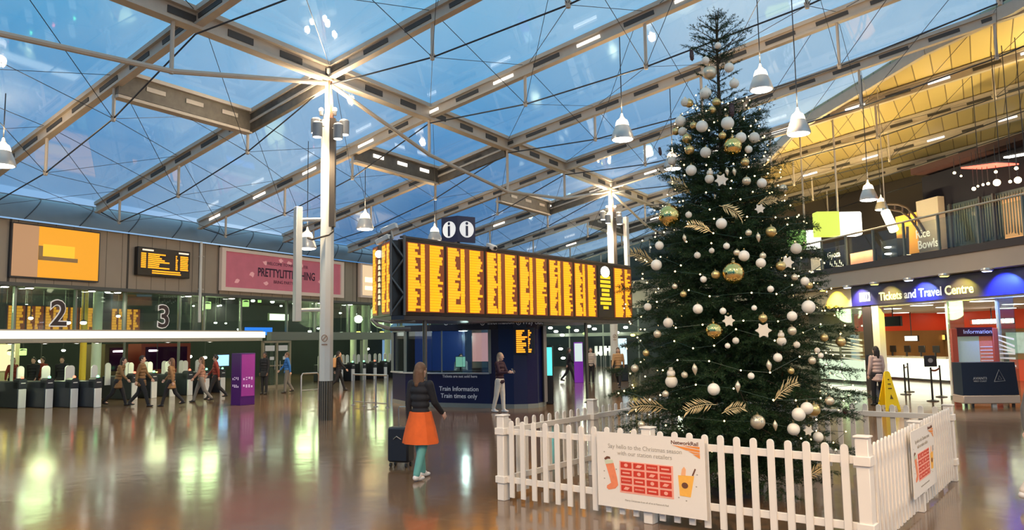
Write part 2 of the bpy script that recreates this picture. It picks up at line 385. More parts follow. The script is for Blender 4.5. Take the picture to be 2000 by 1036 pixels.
for s in np.arange(SA, SB, 0.65): sl.slab([LS(s-0.006, 4.27, 0.006), LS(s+0.006, 4.27, 0.006), LS(s+0.006, 6.42, 0.006), LS(s-0.006, 6.42, 0.006)], 0.004, -NL)
struct('trim_5', sl, mat('panel_joint', (0.06, 0.05, 0.04), 0.6, var=0.1))
# glazing between the concourse and the platforms
M_glass = glass_mat('screen_glass', (0.78, 0.86, 0.82), 0.015, 0.07, 0.015)
wn = 0
mull = sorted([SA, -6, -3.2] + [spx(x, 600, -0.3) for x in (28, 147, 243, 350, 398, 470, 560, 615, 680)] + [19, 22, 25, SB])
for a, b in zip(mull, mull[1:]):
    wn += 1
    struct('window_%d' % wn, MB().slab([LS(a+0.04, 2.6, -0.3), LS(b-0.04, 2.6, -0.3), LS(b-0.04, 4.15, -0.3), LS(a+0.04, 4.15, -0.3)], 0.02, -NL), M_glass)
M_mull = mat('grey_green_mullion', (0.20, 0.22, 0.19), 0.4, 0.3, var=0.1)
mb = MB()
for a in mull: mb.slab([LS(a-0.035, 2.6, -0.24), LS(a+0.035, 2.6, -0.24), LS(a+0.035, 4.15, -0.24), LS(a-0.035, 4.15, -0.24)], 0.14, -NL)
s6 = spx(530, 660, 0)
mb.slab([LS(s6, 2.22, 0.0), LS(SB, 2.22, 0.0), LS(SB, 2.62, 0.0), LS(s6, 2.62, 0.0)], 0.3, -NL)
for s in np.arange(s6+0.2, SB, 3.3): mb.slab([LS(s-0.05, 0, -0.1), LS(s+0.05, 0, -0.1), LS(s+0.05, 2.25, -0.1), LS(s-0.05, 2.25, -0.1)], 0.12, -NL)
struct('trim_6', mb, M_mull)

# ---- platform side, far behind the glass
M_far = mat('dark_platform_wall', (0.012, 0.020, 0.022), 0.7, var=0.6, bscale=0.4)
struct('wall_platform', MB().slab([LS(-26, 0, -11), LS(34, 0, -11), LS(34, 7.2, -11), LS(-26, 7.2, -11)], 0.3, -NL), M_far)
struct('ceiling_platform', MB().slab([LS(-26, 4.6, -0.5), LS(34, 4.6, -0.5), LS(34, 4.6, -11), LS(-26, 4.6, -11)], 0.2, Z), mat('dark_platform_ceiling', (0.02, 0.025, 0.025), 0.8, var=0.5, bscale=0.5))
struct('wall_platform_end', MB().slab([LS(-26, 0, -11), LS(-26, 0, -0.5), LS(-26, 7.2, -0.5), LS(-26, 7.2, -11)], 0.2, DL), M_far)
# ---- far end wall of the concourse
FE0 = RT + E1*T1 - Z*RT.z
e_a = FE0 + EB*(-27); e_b = FE0 + EB*UMAX
M_fardk = mat('far_end_dark_wall', (0.020, 0.028, 0.026), 0.6, var=0.5, bscale=0.4)
struct('wall_back', MB().slab([e_a, e_b, e_b+Z*13.4, e_a+Z*6.6], 0.3, E1), M_fardk)
fb = MB(); fb.slab([e_a+Z*4.3-E1*.35, e_b+Z*4.3-E1*.35, e_b+Z*6.3-E1*.35, e_a+Z*6.3-E1*.35], 0.3, E1)
struct('trim_7', fb, M_panel)
M_end = mat('far_end_brown_wall', (0.16, 0.12, 0.08), 0.6, var=0.1)
struct('wall_back_upper', MB().slab([FE0+EB*2+Z*6.3-E1*.2, e_b+Z*6.3-E1*.2, e_b+Z*13.3-E1*.2, FE0+EB*2+Z*10.0-E1*.2], 0.2, E1), M_end)

# ---- columns
def column(px, py, top, lab, full):
    P = flo(px, py) if py else None
    return P
COL1 = Vector((-5.0, 20.61, 0)); COL2 = Vector((RT + E1*18.9).xy.to_tuple() + (0,))
def make_column(P, lab, dx):
    o = thing('steel_column', lab, 'column', tuple(P), 0, 'white roof columns')
    m = MB(); m.lathe([(0.185, 1.03), (0.185, 8.1), (0.15, 8.14)], 8); m.build('shaft', M_paint, o, smooth=False)
    m = MB()
    for k in range(16):
        a = 2*pi*k/16; m.tube((0.155*cos(a), 0.155*sin(a), 0), (0.155*cos(a), 0.155*sin(a), 1.03), 0.034, n=8)
    m.lathe([(0.155, 0), (0.155, 1.03)], 16); m.build('steel_base', mat('dull_bronze_steel', (0.26, 0.22, 0.17), 0.25, 0.9, var=.1), o)
    m = MB(); m.tube((0, 0, 8.1), (0, 0, 9.55), 0.085); m.lathe([(0.11, 8.1), (0.14, 8.2), (0.11, 8.3)], 12); m.lathe([(0.09, 9.3), (0.19, 9.42), (0.19, 9.56), (0.09, 9.6)], 12); m.build('capital', M_paint, o)
    m = MB()
    for k, (a, b) in enumerate(((0.13, 0.05), (0.16, -0.03), (0.12, -0.1))):
        m.path([(a, -b-.08, 7.9), (a-.03, -b-.08, 8.5), (a-.08, -b-.05, 9.0), (a-.06, -b, 9.6)], 0.022, 6)
    m.build('cable', mat('copper_brown_cable', (0.32, 0.13, 0.07), 0.4, var=0.1), o)
    m = MB(); m.box((0.16, -0.10, 6.65), (0.15, 0.15, 3.0)); m.path([(0.18, -0.10, 5.15), (0.20, -0.16, 5.02), (0.1, -0.22, 4.92), (-0.35, -0.2, 4.80), (-0.5, -0.1, 4.86)], 0.028, 8); m.build('downpipe', mat('dark_brown_downpipe', (0.10, 0.075, 0.055), 0.45, var=0.1), o)
    m = MB(); M_no = mat('brown_notice_print', (0.42, 0.25, 0.16), 0.5, var=0.05)
    ring = []
    for k in range(18):
        a = 2*pi*k/18; ring.append((0.075*cos(a), -0.20, 2.16+0.085*sin(a)))
    m.path(ring+[ring[0]], 0.011, 6); m.bar((-0.05, -0.2, 2.10), (0.05, -0.2, 2.22), 0.01, 0.022); m.box((0, -0.195, 1.99), (0.15, 0.02, 0.035)); m.build('notice', M_no, o)
    return o
cA = make_column(COL1, 'white steel column in the open floor, nearest and tallest in view', 0)
cB = make_column(COL2, 'white steel column seen beyond the right end of the departure board', 0)
M_can = mat('grey_floodlight_can', (0.35, 0.34, 0.33), 0.4, 0.5, var=0.05)
k = 0
for P, w in ((COL1, 'nearest white column'), (COL2, 'far white column')):
    for dx, dy, dz, nm in ((-0.36, 0.10, 8.05, 'left'), (-0.19, -0.40, 7.8, 'front left'), (0.42, 0.14, 8.0, 'right'), (0.36, -0.36, 7.75, 'front right')):
        o = thing('floodlight', 'grey can floodlight pointing down at the %s of the %s' % (nm, w), 'floodlight', tuple(P + Vector((dx, dy, dz-0.22))), 0, 'can floodlights on the columns')
        MB().lathe([(0.13, -0.02), (0.135, 0.36), (0.10, 0.40), (0.02, 0.42)], 16).build('housing', M_can, o)
        MB().lathe([(0.0, -0.035), (0.10, -0.03), (0.122, -0.012)], 16).build('lens', M_lampwhite, o)
        MB().bar((0, 0, 0.3), (-dx*0.6, -dy*0.6, 0.34), 0.03, 0.03).build('bracket', M_beam, o)
    for dx, nm in ((-0.17, 'left'), (0.20, 'right')):
        o = thing('uplight', 'small bare uplight glowing at the %s of the head of the %s' % (nm, w), 'uplight', tuple(P + Vector((dx, -0.08, 8.25))), 0, 'uplights on the columns')
        MB().lathe([(0.05, 0), (0.06, 0.12), (0.05, 0.13)], 12).build('housing', M_can, o)
        MB().ball((0, 0, 0.16), 0.06).build('lens', glow('uplight_glow', (1, 0.85, 0.65), 40), o)
    for a in range(4):
        q = P + Vector((cos(a*pi/2+.7)*0.42, sin(a*pi/2+.7)*0.42, 8.75)); light('uplight_lamp', 'POINT', q, 38 if P is COL1 else 40, (1, 0.80, 0.55), 0.06)
    light('flood_lamp', 'SPOT', P + Vector((-0.5, -0.5, 7.5)), 330, (1, 0.84, 0.58), 0.15, spot=2.4)
# white sign post bracketed on the near column
def sign_post(P, dx, z0, z1, lab, rot):
    o = thing('bracketed_sign_box', lab, 'sign', tuple(P + Vector((dx, -0.05, z0))), rot, 'slim sign boxes on the columns')
    MB().box((0, 0, (z1-z0)/2), (0.17, 0.24, z1-z0)).build('box_panel', M_paint, o, bevel=0.01)
    for z in (0.3, z1-z0-0.35):
        mm = MB(); s = 1 if dx < 0 else -1; c, sn = cos(-rot), sin(-rot); ex = (abs(dx)-0.15)*s
        mm.tube((0, 0, z), (ex*c, ex*sn, z), 0.05, n=8); mm.build('bracket', M_paint, o)
sign_post(COL1, -0.78, 2.62, 5.72, 'slim white box hanging upright on two brackets left of nearest column', radians(35))
sign_post(COL2, 0.72, 3.0, 7.9, 'slim white box held by brackets on the far column, behind board', radians(35))
# ================================================================ SIGNS AND SCREENS ON THE LEFT WALL
AMB = glow('amber_led', (1.0, 0.35, 0.004), 1.65); AMBD = glow('amber_led_halo', (0.55, 0.10, 0.005), 0.36)
M_led = mat('black_led_panel', (0.012, 0.008, 0.006), 0.35, var=0.1)
def wall_rect(x0, x1, y0, y1, off=0.05):
    xm = (x0+x1)/2; s0 = spx(x0, (y0+y1)/2, off); s1 = spx(x1, (y0+y1)/2, off)
    z0 = LW(xm, y1, off).z; z1 = LW(xm, y0, off).z
    return s0, s1, z0, z1
def panel_frame(s0, z0, off): return LS(s0, z0, off)
def wslab(mb, s0, s1, z0, z1, off, th): return mb.slab([LS(s0, z0, off), LS(s1, z0, off), LS(s1, z1, off), LS(s0, z1, off)], th, -NL)
# orange advert
s0, s1, z0, z1 = wall_rect(24, 193, 446, 544, 0.14)
o = thing('advert_screen', 'large backlit advert screen in pale copper and bright orange on left wall', 'screen', tuple(LS(s0, z0, 0)))
wslab(MB(), s0-0.05, s1+0.05, z0-0.05, z1+0.05, 0.12, 0.11).build('frame', M_dark, o, world=True)
w = s1-s0; h = z1-z0
wslab(MB(), s0, s1, z0, z1, 0.135, 0.014).build('copper_picture', glow('advert_copper', (0.80, 0.42, 0.20), 0.62), o, world=True)
wslab(MB(), s0+w*0.28, s1, z0, z1, 0.142, 0.006).build('orange_picture', glow('advert_orange', (1.0, 0.40, 0.01), 0.95), o, world=True)
m = MB(); wslab(m, s0+w*0.28, s0+w*0.74, z0+h*0.34, z0+h*0.42, 0.147, 0.004); wslab(m, s0+w*0.28, s0+w*0.33, z0+h*0.34, z0+h*0.62, 0.147, 0.004); m.build('grey_bracket_picture', glow('advert_brown', (0.30, 0.16, 0.05), 0.7), o, world=True)
m = MB(); wslab(m, s0+w*0.33, s0+w*0.70, z0+h*0.42, z0+h*0.66, 0.149, 0.004); m.build('yellow_block_picture', glow('advert_yellow', (1.0, 0.50, 0.02), 1.15), o, world=True)
# small departures screen
def led_rows(parent, P0, ux, uz, w, h, nrow, cols, seed, m=AMB, depth=0.004, rowfill=0.82, name='amber_text'):
    """rows of glowing words; cols = [(start, min end, max end)] as shares of the width"""
    rg = random.Random(seed); mb = MB(); ux = Vector(ux).normalized(); nrm = Vector(ux).cross(uz).normalized()
    for r in range(nrow):
        za = h*(1-(r+1)/nrow + (1-rowfill)/nrow/2); zb = za + h*rowfill/nrow
        for c0, c1, c2 in cols:
            e = rg.uniform(c1, c2)
            if e <= c0+0.005: continue
            p = Vector(P0) + nrm*depth; mb.slab([p+ux*w*c0+Z*za, p+ux*w*e+Z*za, p+ux*w*e+Z*zb, p+ux*w*c0+Z*zb], depth*0.6, nrm)
    return mb.build(name, m, parent, world=True)
s0, s1, z0, z1 = wall_rect(268, 371, 487, 541, 0.2)
o = thing('departures_screen', 'small amber departures screen fixed to the taupe left wall panels', 'screen', tuple(LS(s0, z0, 0)))
wslab(MB(), s0, s1, z0, z1, 0.22, 0.21).build('housing', M_led, o, world=True, bevel=0.02)
w, h = s1-s0, z1-z0; P = LS(s0+w*.06, z0+h*.26, 0.22)
led_rows(o, P, DL, Z, w*0.9, h*0.55, 8, [(0, 0.10, 0.10), (0.14, 0.36, 0.62), (0.72, 0.74, 0.77), (0.82, 0.98, 1.0)], 3, rowfill=0.7)
led_rows(o, LS(s0+w*.08, z0+h*.87, .22), DL, Z, w*0.9, h*0.07, 1, [(0, 0.22, 0.25), (0.76, 0.98, 1.0)], 4, glow('led_white', (1, 0.8, 0.6), 1.2), name='white_text')
led_rows(o, LS(s0+w*.2, z0+h*.07, .22), DL, Z, w*0.65, h*0.15, 2, [(0.1, 0.8, 1.0)], 5, rowfill=0.6)
# pink advert
s0, s1, z0, z1 = wall_rect(432, 671, 498, 575, 0.16); w, h = s1-s0, z1-z0
o = thing('advert_hoarding', 'long pink framed advert on the left wall, reading PRETTYLITTLETHING', 'advert', tuple(LS(s0, z0, 0)))
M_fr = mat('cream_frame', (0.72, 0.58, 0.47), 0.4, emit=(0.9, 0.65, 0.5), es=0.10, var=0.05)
m = MB()
for a, b, c, d in ((s0, s1, z1-.14, z1), (s0, s1, z0, z0+.16), (s0, s0+.22, z0+.16, z1-.14), (s1-.22, s1, z0+.16, z1-.14)): wslab(m, a, b, c, d, 0.20, 0.19)
m.build('frame', M_fr, o, world=True)
M_pink = mat('pink_poster', (0.50, 0.13, 0.17), 0.5, emit=(0.80, 0.20, 0.26), es=0.15, var=0.18, bscale=2.2)
wslab(MB(), s0+.2, s1-.2, z0+.14, z1-.12, 0.12, 0.10).build('poster', M_pink, o, world=True)
M_dkt = mat('dark_plum_print', (0.05, 0.01, 0.035), 0.5, var=0.05)
cx = s0+w*0.50; text('PRETTYLITTLETHING', 0.56, M_dkt, o, LS(cx, z0+h*.50, .125), DL, name='lettering', bold=0.010, sx=0.72)
text('WELCOME TO MANCHESTER', 0.21, M_dkt, o, LS(cx, z0+h*.74, .125), DL, name='lettering')
text('BRING PARTY PINK', 0.21, M_dkt, o, LS(cx, z0+h*.29, .125), DL, name='lettering')
m = MB(); rg = random.Random(5)
for k in range(11):
    a = rg.uniform(0.05, 0.95); b = rg.choice((rg.uniform(.12, .3), rg.uniform(.75, .86), rg.uniform(.2, .8)))
    if 0.3 < a < 0.75 and 0.25 < b < 0.75: continue
    q = LS(s0+w*a, z0+h*b, .125); pts = [q + DL*cos(2*pi*i/9)*rg.uniform(.08, .2) + Z*sin(2*pi*i/9)*rg.uniform(.05, .14) for i in range(9)]; m.slab(pts, 0.004, NL)
m.build('flower_print', mat('pale_pink_print', (0.75, 0.38, 0.38), 0.5, emit=(0.9, 0.4, 0.4), es=0.25, var=0.1), o, world=True)
# glowing cream advert half hidden by the big board
s0, s1, z0, z1 = wall_rect(704, 800, 520, 584, 0.16); w, h = s1-s0, z1-z0
o = thing('advert_screen', 'glowing cream advert screen on left wall, half behind the departure board', 'screen', tuple(LS(s0, z0, 0)))
wslab(MB(), s0, s1, z0, z1, 0.18, 0.17).build('frame', M_fr, o, world=True)
wslab(MB(), s0+.15, s1-.15, z0+.12, z1-.1, 0.19, 0.012).build('picture', glow('advert_cream', (1, 0.72, 0.42), 0.9), o, world=True)
m = MB(); wslab(m, s0+.35, s0+1.6, z0+h*.45, z0+h*.6, 0.195, 0.005); wslab(m, s0+.35, s0+1.4, z0+h*.22, z0+h*.34, 0.195, 0.005); m.build('bright_text', glow('advert_yellow2', (1, 0.7, 0.3), 3), o, world=True)
# rain pipe
p = LS(spx(392, 520, 0.3), 0, 0.3)
o = thing('rain_pipe', 'pale slim pipe running down the left wall beside the pink advert', 'pipe', tuple(p)); MB().tube((0, 0, 3.0), (0, 0, 6.4), 0.06).build('pipe_run', M_paint, o)
mm = MB(); mm.box((-0.02, 0.1, 4.4), (0.2, 0.16, 0.05)); mm.box((-0.02, 0.1, 5.8), (0.2, 0.16, 0.05)); mm.build('bracket', M_beam, o)
# downlights in the soffit
M_dl = glow('soffit_downlight', (1.0, 0.97, 0.86), 22)
def dl_label(x): return x
for x, y, nm in ((10, 550, 'leftmost of the row, at the edge'), (58, 553, 'under the left part of the orange advert'), (180, 556, 'under the right end of the orange advert'), (230, 560, 'between the orange advert and the departures screen'),
                 (368, 569, 'under the right end of the departures screen'), (453, 575, 'under the left end of the pink advert'), (625, 586, 'beside the near column, left of it'), (684, 590, 'under the right end of the pink advert')):
    s = spx(x, y, -0.1); p = LS(s, 4.13, -0.1)
    o = thing('soffit_downlight', 'small bright soffit downlight of the left wall, ' + nm, 'downlight', tuple(p), LAZ, 'downlights under the left wall')
    MB().lathe([(0.13, 0.02), (0.15, -0.01), (0.13, -0.03)], 14).build('trim_ring', M_steel, o); MB().lathe([(0.0, -0.05), (0.09, -0.045), (0.125, -0.028)], 14).build('lens', M_dl, o)
for s in (-1.5, 3.5, 8.5, 13.5): light('soffit_lamp', 'SPOT', LS(s, 4.0, 0.1), 45, (1, 0.95, 0.72), 0.1, spot=2.5)
# ================================================================ TICKET GATE LINE
# long white lit canopy over the gates
o = thing('gate_canopy', 'long white glowing canopy with rounded end above the ticket gates', 'canopy', tuple(LS(0, 0, 0)))
cs1 = spx(531, 655, 0.9); a_, b_ = 0.95, -0.35
def canopy(z0, z1, inset):
    m = MB(); pts = [LS(SA, 0, b_+inset), LS(cs1-0.9, 0, b_+inset)]
    for k in range(9):
        an = -pi/2 + pi*k/8; pts.append(LS(cs1-0.9 + cos(an)*(0.9-inset), 0, (a_+b_)/2 + sin(an)*((a_-b_)/2-inset)))
    pts.append(LS(SA, 0, a_-inset)); return m.plan([(p.x, p.y) for p in pts], z0, z1)
canopy(2.34, 2.60, 0).build('lit_fascia', glow('canopy_white', (1.0, 0.98, 0.82), 1.35), o, world=True)
canopy(2.20, 2.34, 0.12).build('under_panel', mat('dull_silver', (0.42, 0.38, 0.32), 0.4, 0.4, var=0.1), o, world=True)
canopy(2.61, 2.65, 0.1).build('top_panel', M_panel, o, world=True)
M_dl2 = glow('canopy_downlight', (1.0, 0.96, 0.82), 10)
for x in (20, 88, 150, 190, 328, 410):
    s = spx(x, 663, 0.55); p = LS(s, 2.195, 0.55)
    q = thing('canopy_downlight', 'oval downlight in the underside of the gate canopy, %s' % {20: 'nearest the left edge', 88: 'right of the first one', 150: 'left of the pale green pillar', 190: 'in line with the pale green pillar', 328: 'below the numeral 3', 410: 'nearest the purple tower'}[x], 'downlight', tuple(p), LAZ, 'downlights in the gate canopy')
    MB().lathe([(0.11, 0.0), (0.13, -0.02), (0.10, -0.03)], 14).build('trim_ring', M_steel, q); MB().lathe([(0.0, -0.035), (0.105, -0.028)], 14).build('lens', M_dl2, q)
for s in (-4, 0.5, 5): light('canopy_lamp', 'AREA', LS(s, 2.1, 0.5), 16, (0.85, 1.0, 0.50), aim=(0, 0, -1), size=0.8)
# numerals on the glass
M_num = mat('brown_numeral_film', (0.06, 0.035, 0.035), 0.4, var=0.05); M_nume = mat('pale_numeral_edge', (0.75, 0.70, 0.65), 0.4, emit=(0.9, 0.8, 0.75), es=0.35)
for ch, x, y in (('2', 115, 615), ('3', 320, 621)):
    p = LW(x, y, -0.2)
    o = thing('gate_numeral', 'big brown platform numeral %s on the glass' % {'2': 'two, left of the pale green pillar,', '3': 'three, right of the pale green pillar,'}[ch], 'numeral', tuple(p))
    text(ch, 1.28, M_num, o, p, DL, name='figure', bold=0.012, ext=0.012); text(ch, 1.28, M_nume, o, p-NL*0.02, DL, name='outline', bold=0.05, ext=0.006)
# gates
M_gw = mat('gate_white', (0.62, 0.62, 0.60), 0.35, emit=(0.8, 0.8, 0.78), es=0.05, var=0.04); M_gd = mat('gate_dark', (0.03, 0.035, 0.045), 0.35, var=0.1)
M_green = glow('gate_green_arrow', (0.15, 1.0, 0.35), 6); M_redl = glow('gate_red_light', (1.0, 0.10, 0.05), 6)
def make_gate(loc, rz, lab, lamp, group):
    # long axis along local y, front end at y=0; a passer walks along y
    o = thing('ticket_gate', lab, 'ticket gate', tuple(loc), rz, group)
    m = MB(); m.box((0, 0.9, 0.45), (0.26, 1.8, 0.9)); m.build('cabinet', M_gd, o, bevel=0.03)
    m = MB(); m.box((0, -0.03, 0.32), (0.24, 0.06, 0.64)); m.build('end_panel', M_gw, o, bevel=0.01)
    m = MB(); m.prism([(-0.13, 0.66), (0.13, 0.66), (0.13, 0.94), (0.06, 1.0), (-0.06, 1.0), (-0.13, 0.94)], 0.35, Matrix.Translation((0, -0.06, 0))); m.build('reader_head', M_gd, o)
    MB().box((0, -0.065, 0.84), (0.15, 0.012, 0.03)).build('ticket_slot', M_gw, o)
    MB().ball((0, 0.0, 1.03), 0.045).build('status_light', M_green if lamp else M_redl, o)
    for y in (0.55, 1.25):
        pr = [(-0.11, 0.55), (0.11, 0.55)] + [(0.11*cos(pi*k/8), 1.30+0.11*sin(pi*k/8)) for k in range(9)]
        m = MB(); m.prism(pr, 0.05, Matrix.Translation((0.24 if y < 1 else -0.24, y, 0))); m.build('paddle', M_gw, o)
    return o
gate_names = ['leftmost gate, at the picture edge', 'second gate from the left', 'third gate from the left', 'gate right of the others, beside walking people']
nrz = -LAZ - radians(90) + pi   # local y points through the wall
grz = math.atan2(NL.x, -NL.y)
for k, x in enumerate((41, 94, 143, 189)):
    p = flo(x, 798.0 - k*0.6); make_gate(p, grz, 'white and black ticket gate, ' + gate_names[k], k % 2 == 1, 'near ticket gates')
for k in range(9):
    p = LS(4.0 + k*0.84, 0, 0.35)
    make_gate(p, grz, 'ticket gate behind the walkers, %s of nine towards the door' % ['first', 'second', 'third', 'fourth', 'fifth', 'sixth', 'seventh', 'eighth', 'ninth'][k], k % 3 != 0, 'middle ticket gates') if k < 6 else None
for k in range(7):
    p = LS(16.5 + k*0.95, 0, -0.2)
    make_gate(p, grz, 'far ticket gate beyond the steel rail, %s from the near column' % ['first', 'second', 'third', 'fourth', 'fifth', 'sixth', 'seventh'][k], k % 3 != 0, 'far ticket gates')
# double doors
sd0, sd1 = spx(511, 720), spx(566, 720)
o = thing('double_door', 'grey framed double glass doors between gates, beside purple tower', 'door', tuple(LS((sd0+sd1)/2, 0, 0)))
m = MB()
for a in (sd0, (sd0+sd1)/2-.04, sd1-.08): wslab(m, a, a+.10, 0, 2.2, 0.06, 0.12)
wslab(m, sd0, sd1, 2.1, 2.2, .06, .12); wslab(m, sd0, sd1, 0, .12, .06, .12); wslab(m, sd0, sd1, 1.0, 1.06, .06, .12); m.build('door_frame', mat('beige_metal', (0.36, 0.31, 0.22), 0.4, 0.3, var=0.1), o, world=True)
m = MB(); wslab(m, sd0+.1, sd1-.1, 0.1, 2.1, 0.01, 0.02); m.build('glass_pane', M_glass, o, world=True)
m = MB(); q = (sd1-sd0)/2
for a in (sd0+.18, sd0+q+.12): wslab(m, a, a+q-.32, 1.72, 1.98, .035, .02); wslab(m, a+.3, a+.55, 1.30, 1.45, .035, .02)
m.build('notice', M_gw, o, world=True)
m = MB(); 
for a in (sd0+q-.18, sd0+q+.16): m.tube(LS(a, .85, .1), LS(a, 1.25, .1), 0.02)
m.build('handle', M_steel, o, world=True)
# steel barrier rail
rp = [flo(x, 797) for x in (650, 757)]
o = thing('steel_barrier', 'brushed steel crowd barrier rail right of the near column', 'barrier', tuple(rp[0]))
a, b = Vector((-4.6, 23.6, 0)), Vector((-3.2, 25.2, 0)); a = flo(690, 792); b = flo(757, 797)
m = MB(); m.tube(a+Z*1.0, b+Z*1.0, 0.03); m.tube(a+Z*.12, b+Z*.12, .02); m.build('rail', M_steel, o, world=True)
for k in range(4):
    q = a.lerp(b, k/3); m = MB(); m.tube(q, q+Z*1.0, 0.028); m.lathe([(0.08, 0), (0.08, 0.015), (0.03, 0.03)], 12, org=q); m.build('upright', M_steel, o, world=True)
o = thing('steel_barrier', 'steel barrier hoop standing left of the near column', 'barrier', tuple(flo(603, 788)))
a, b = flo(588, 786), flo(622, 783); m = MB(); m.path([a, a+Z*.9, a+Z*.98+(b-a)*.08, b+Z*.98-(b-a)*.08, b+Z*.9, b], 0.028); m.build('hoop', M_steel, o, world=True); m = MB(); m.tube(a+Z*.4, b+Z*.4, 0.018); m.build('crossbar', M_steel, o, world=True)
# purple tower
P = flo(474, 791); o = thing('advert_tower', 'tall purple advert tower on the floor by the gates', 'advert tower', tuple(P), radians(-38))
MB().box((0, 0, 0.87), (0.56, 0.56, 1.74)).build('body', mat('dark_purple', (0.045, 0.008, 0.09), 0.35, emit=(0.10, 0.01, 0.22), es=0.12, var=0.1), o, bevel=0.01)
MB().box((0.285, 0.0, 1.0), (0.012, 0.50, 1.40)).build('lit_face', mat('lit_magenta', (0.16, 0.02, 0.15), 0.35, emit=(0.42, 0.05, 0.38), es=0.22, var=0.15, bscale=4), o)
m = MB()
for r in range(6):
    for c in range(4):
        if (r+c) % 5: m.box((-0.16+c*0.1, -0.284, 0.60+0.035*r+(0.15 if r > 2 else 0)), (0.03, 0.01, 0.02)); m.box((0.295, -0.16+c*0.1, 0.60+0.035*r+(0.15 if r > 2 else 0)), (0.01, 0.05, 0.02))
m.build('icon_print', glow('icon_white', (1, 0.8, 0.95), 0.9), o)
# CCTV-like small blue monitor, blue banner and green lit sign behind glass
def lit_box(name, lab, cat, x0, x1, y0, y1, off, col, st, dep=0.1, frame_m=None):
    s0, s1, z0, z1 = wall_rect(x0, x1, y0, y1, off); o = thing(name, lab, cat, tuple(LS((s0+s1)/2, z0, off)))
    wslab(MB(), s0-.04, s1+.04, z0-.04, z1+.04, off-0.01, dep).build('housing', frame_m or M_dark, o, world=True)
    wslab(MB(), s0, s1, z0, z1, off, 0.012).build('lit_panel', glow(name+'_%d' % x0, col, st), o, world=True); return o
lit_box('monitor', 'small blue and white monitor left of the purple tower', 'screen', 421, 447, 694, 715, 0.4, (0.25, 0.60, 1.0), 2.2)
lit_box('hanging_sign', 'bright blue sign above the right end of the gate canopy', 'sign', 478, 532, 640, 655, -1.2, (0.02, 0.22, 0.95), 1.6)
lit_box('hanging_sign', 'white glowing oblong sign behind glass, under the pink advert', 'sign', 527, 563, 614, 626, -1.5, (0.95, 1.0, 0.75), 4.0, frame_m=glow('green_rim', (0.25, 0.32, 0.12), 0.5))
# shop units beyond the glass, dim
def dim_unit(x0, x1, lab, col, frame_c, off=-3.4, z1=2.15):
    s0 = spx(x0, 690, off); s1 = spx(x1, 690, off); o = thing('platform_kiosk', lab, 'kiosk', tuple(LS(s0, 0, off)))
    wslab(MB(), s0, s1, 0, z1, off, 1.4).build('body', frame_c, o, world=True)
    wslab(MB(), s0+.2, s1-.2, 1.0, z1-.15, off+.02, 0.02).build('window_glass', col, o, world=True)
    m = MB(); wslab(m, s0+.35, s0+.8, z1-.35, z1-.28, off+.04, .01); m.build('strip_lamp', M_dl2, o, world=True)
dim_unit(205, 250, 'dark plum kiosk with a strip lamp, behind the gates', mat('plum_glass', (0.03, 0.004, 0.03), 0.1, var=0.1), mat('umber_panel', (0.10, 0.07, 0.03), 0.5, var=0.1))
dim_unit(276, 372, 'wide dark red kiosk behind walkers, beyond the gates', mat('plum_glass', (0.03, 0.004, 0.03), 0.1), mat('oxide_red_panel', (0.16, 0.03, 0.02), 0.5, emit=(0.3, 0.04, 0.02), es=0.1, var=0.1))
# glowing amber columns modelled as a row of panels behind the glass
off = -3.0; s0, s1, z0, z1 = wall_rect(14, 275, 601, 646, off); w = s1-s0
o = thing('amber_panel_row', 'row of glowing amber panels behind glass, above the gate canopy', 'departure board', tuple(LS(s0, z0, off)))
wslab(MB(), s0-.1, s1+.1, z0-.5, z1+.05, off, 0.3).build('housing', M_dark, o, world=True)
for k in range(8):
    a = s0 + w*k/8.0
    if k == 5: continue
    pw = w/8*0.92; z_ = z0-.3; hh = z1-z0+.3
    dp = wslab(MB(), a, a+pw, z_, z_+hh, off+.012, 0.01).build('display_panel', AMBD, o, world=True)
    led_rows(dp, LS(a, z_, off+.014), DL, Z, pw, hh, 11, [(0.04, 0.22, 0.40), (0.5, 0.62, 0.9)], 20+k, glow('amber_led_dim', (1, 0.42, 0.02), 1.0), rowfill=0.9)
# pale pillars and poles beyond the glass
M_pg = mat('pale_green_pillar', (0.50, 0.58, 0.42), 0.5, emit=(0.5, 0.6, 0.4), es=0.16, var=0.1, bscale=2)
for x, off, r, nm, lit in ((190, -2.3, 0.18, 'stout pale green pillar behind the glass, between numerals 2 and 3', 1), (27, -2.4, 0.05, 'slim pale pole behind the glass at the far left', 1), (244, -2.4, 0.05, 'slim grey pole behind the glass, right of the stout green pillar', 0), (350, -2.4, 0.06, 'slim grey pole behind the glass, right of the numeral 3', 0)):
    s = spx(x, 640, off); o = thing('platform_pillar', nm, 'pillar', tuple(LS(s, 0, off)), LAZ)
    MB().lathe([(r, 0), (r, 4.5)], 14).build('shaft', M_pg if lit else M_mull, o); MB().lathe([(r*1.5, 0), (r*1.5, 0.08), (r, 0.12)], 14).build('base_plate', M_steel, o)
for x, y in ((690, 700), (712, 700), (757, 698)):
    s = spx(x, y, -4.5); o = thing('platform_pillar', 'pale lime pillar beyond the far gates, %s of three' % {690: 'leftmost', 712: 'middle', 757: 'rightmost'}[x], 'pillar', tuple(LS(s, 0, -4.5)), LAZ, 'lime pillars beyond the far gates')
    MB().lathe([(0.20, 0), (0.20, 4.5)], 12).build('shaft', M_pg, o); MB().lathe([(0.28, 0), (0.28, 0.1)], 12).build('base_plate', M_steel, o)
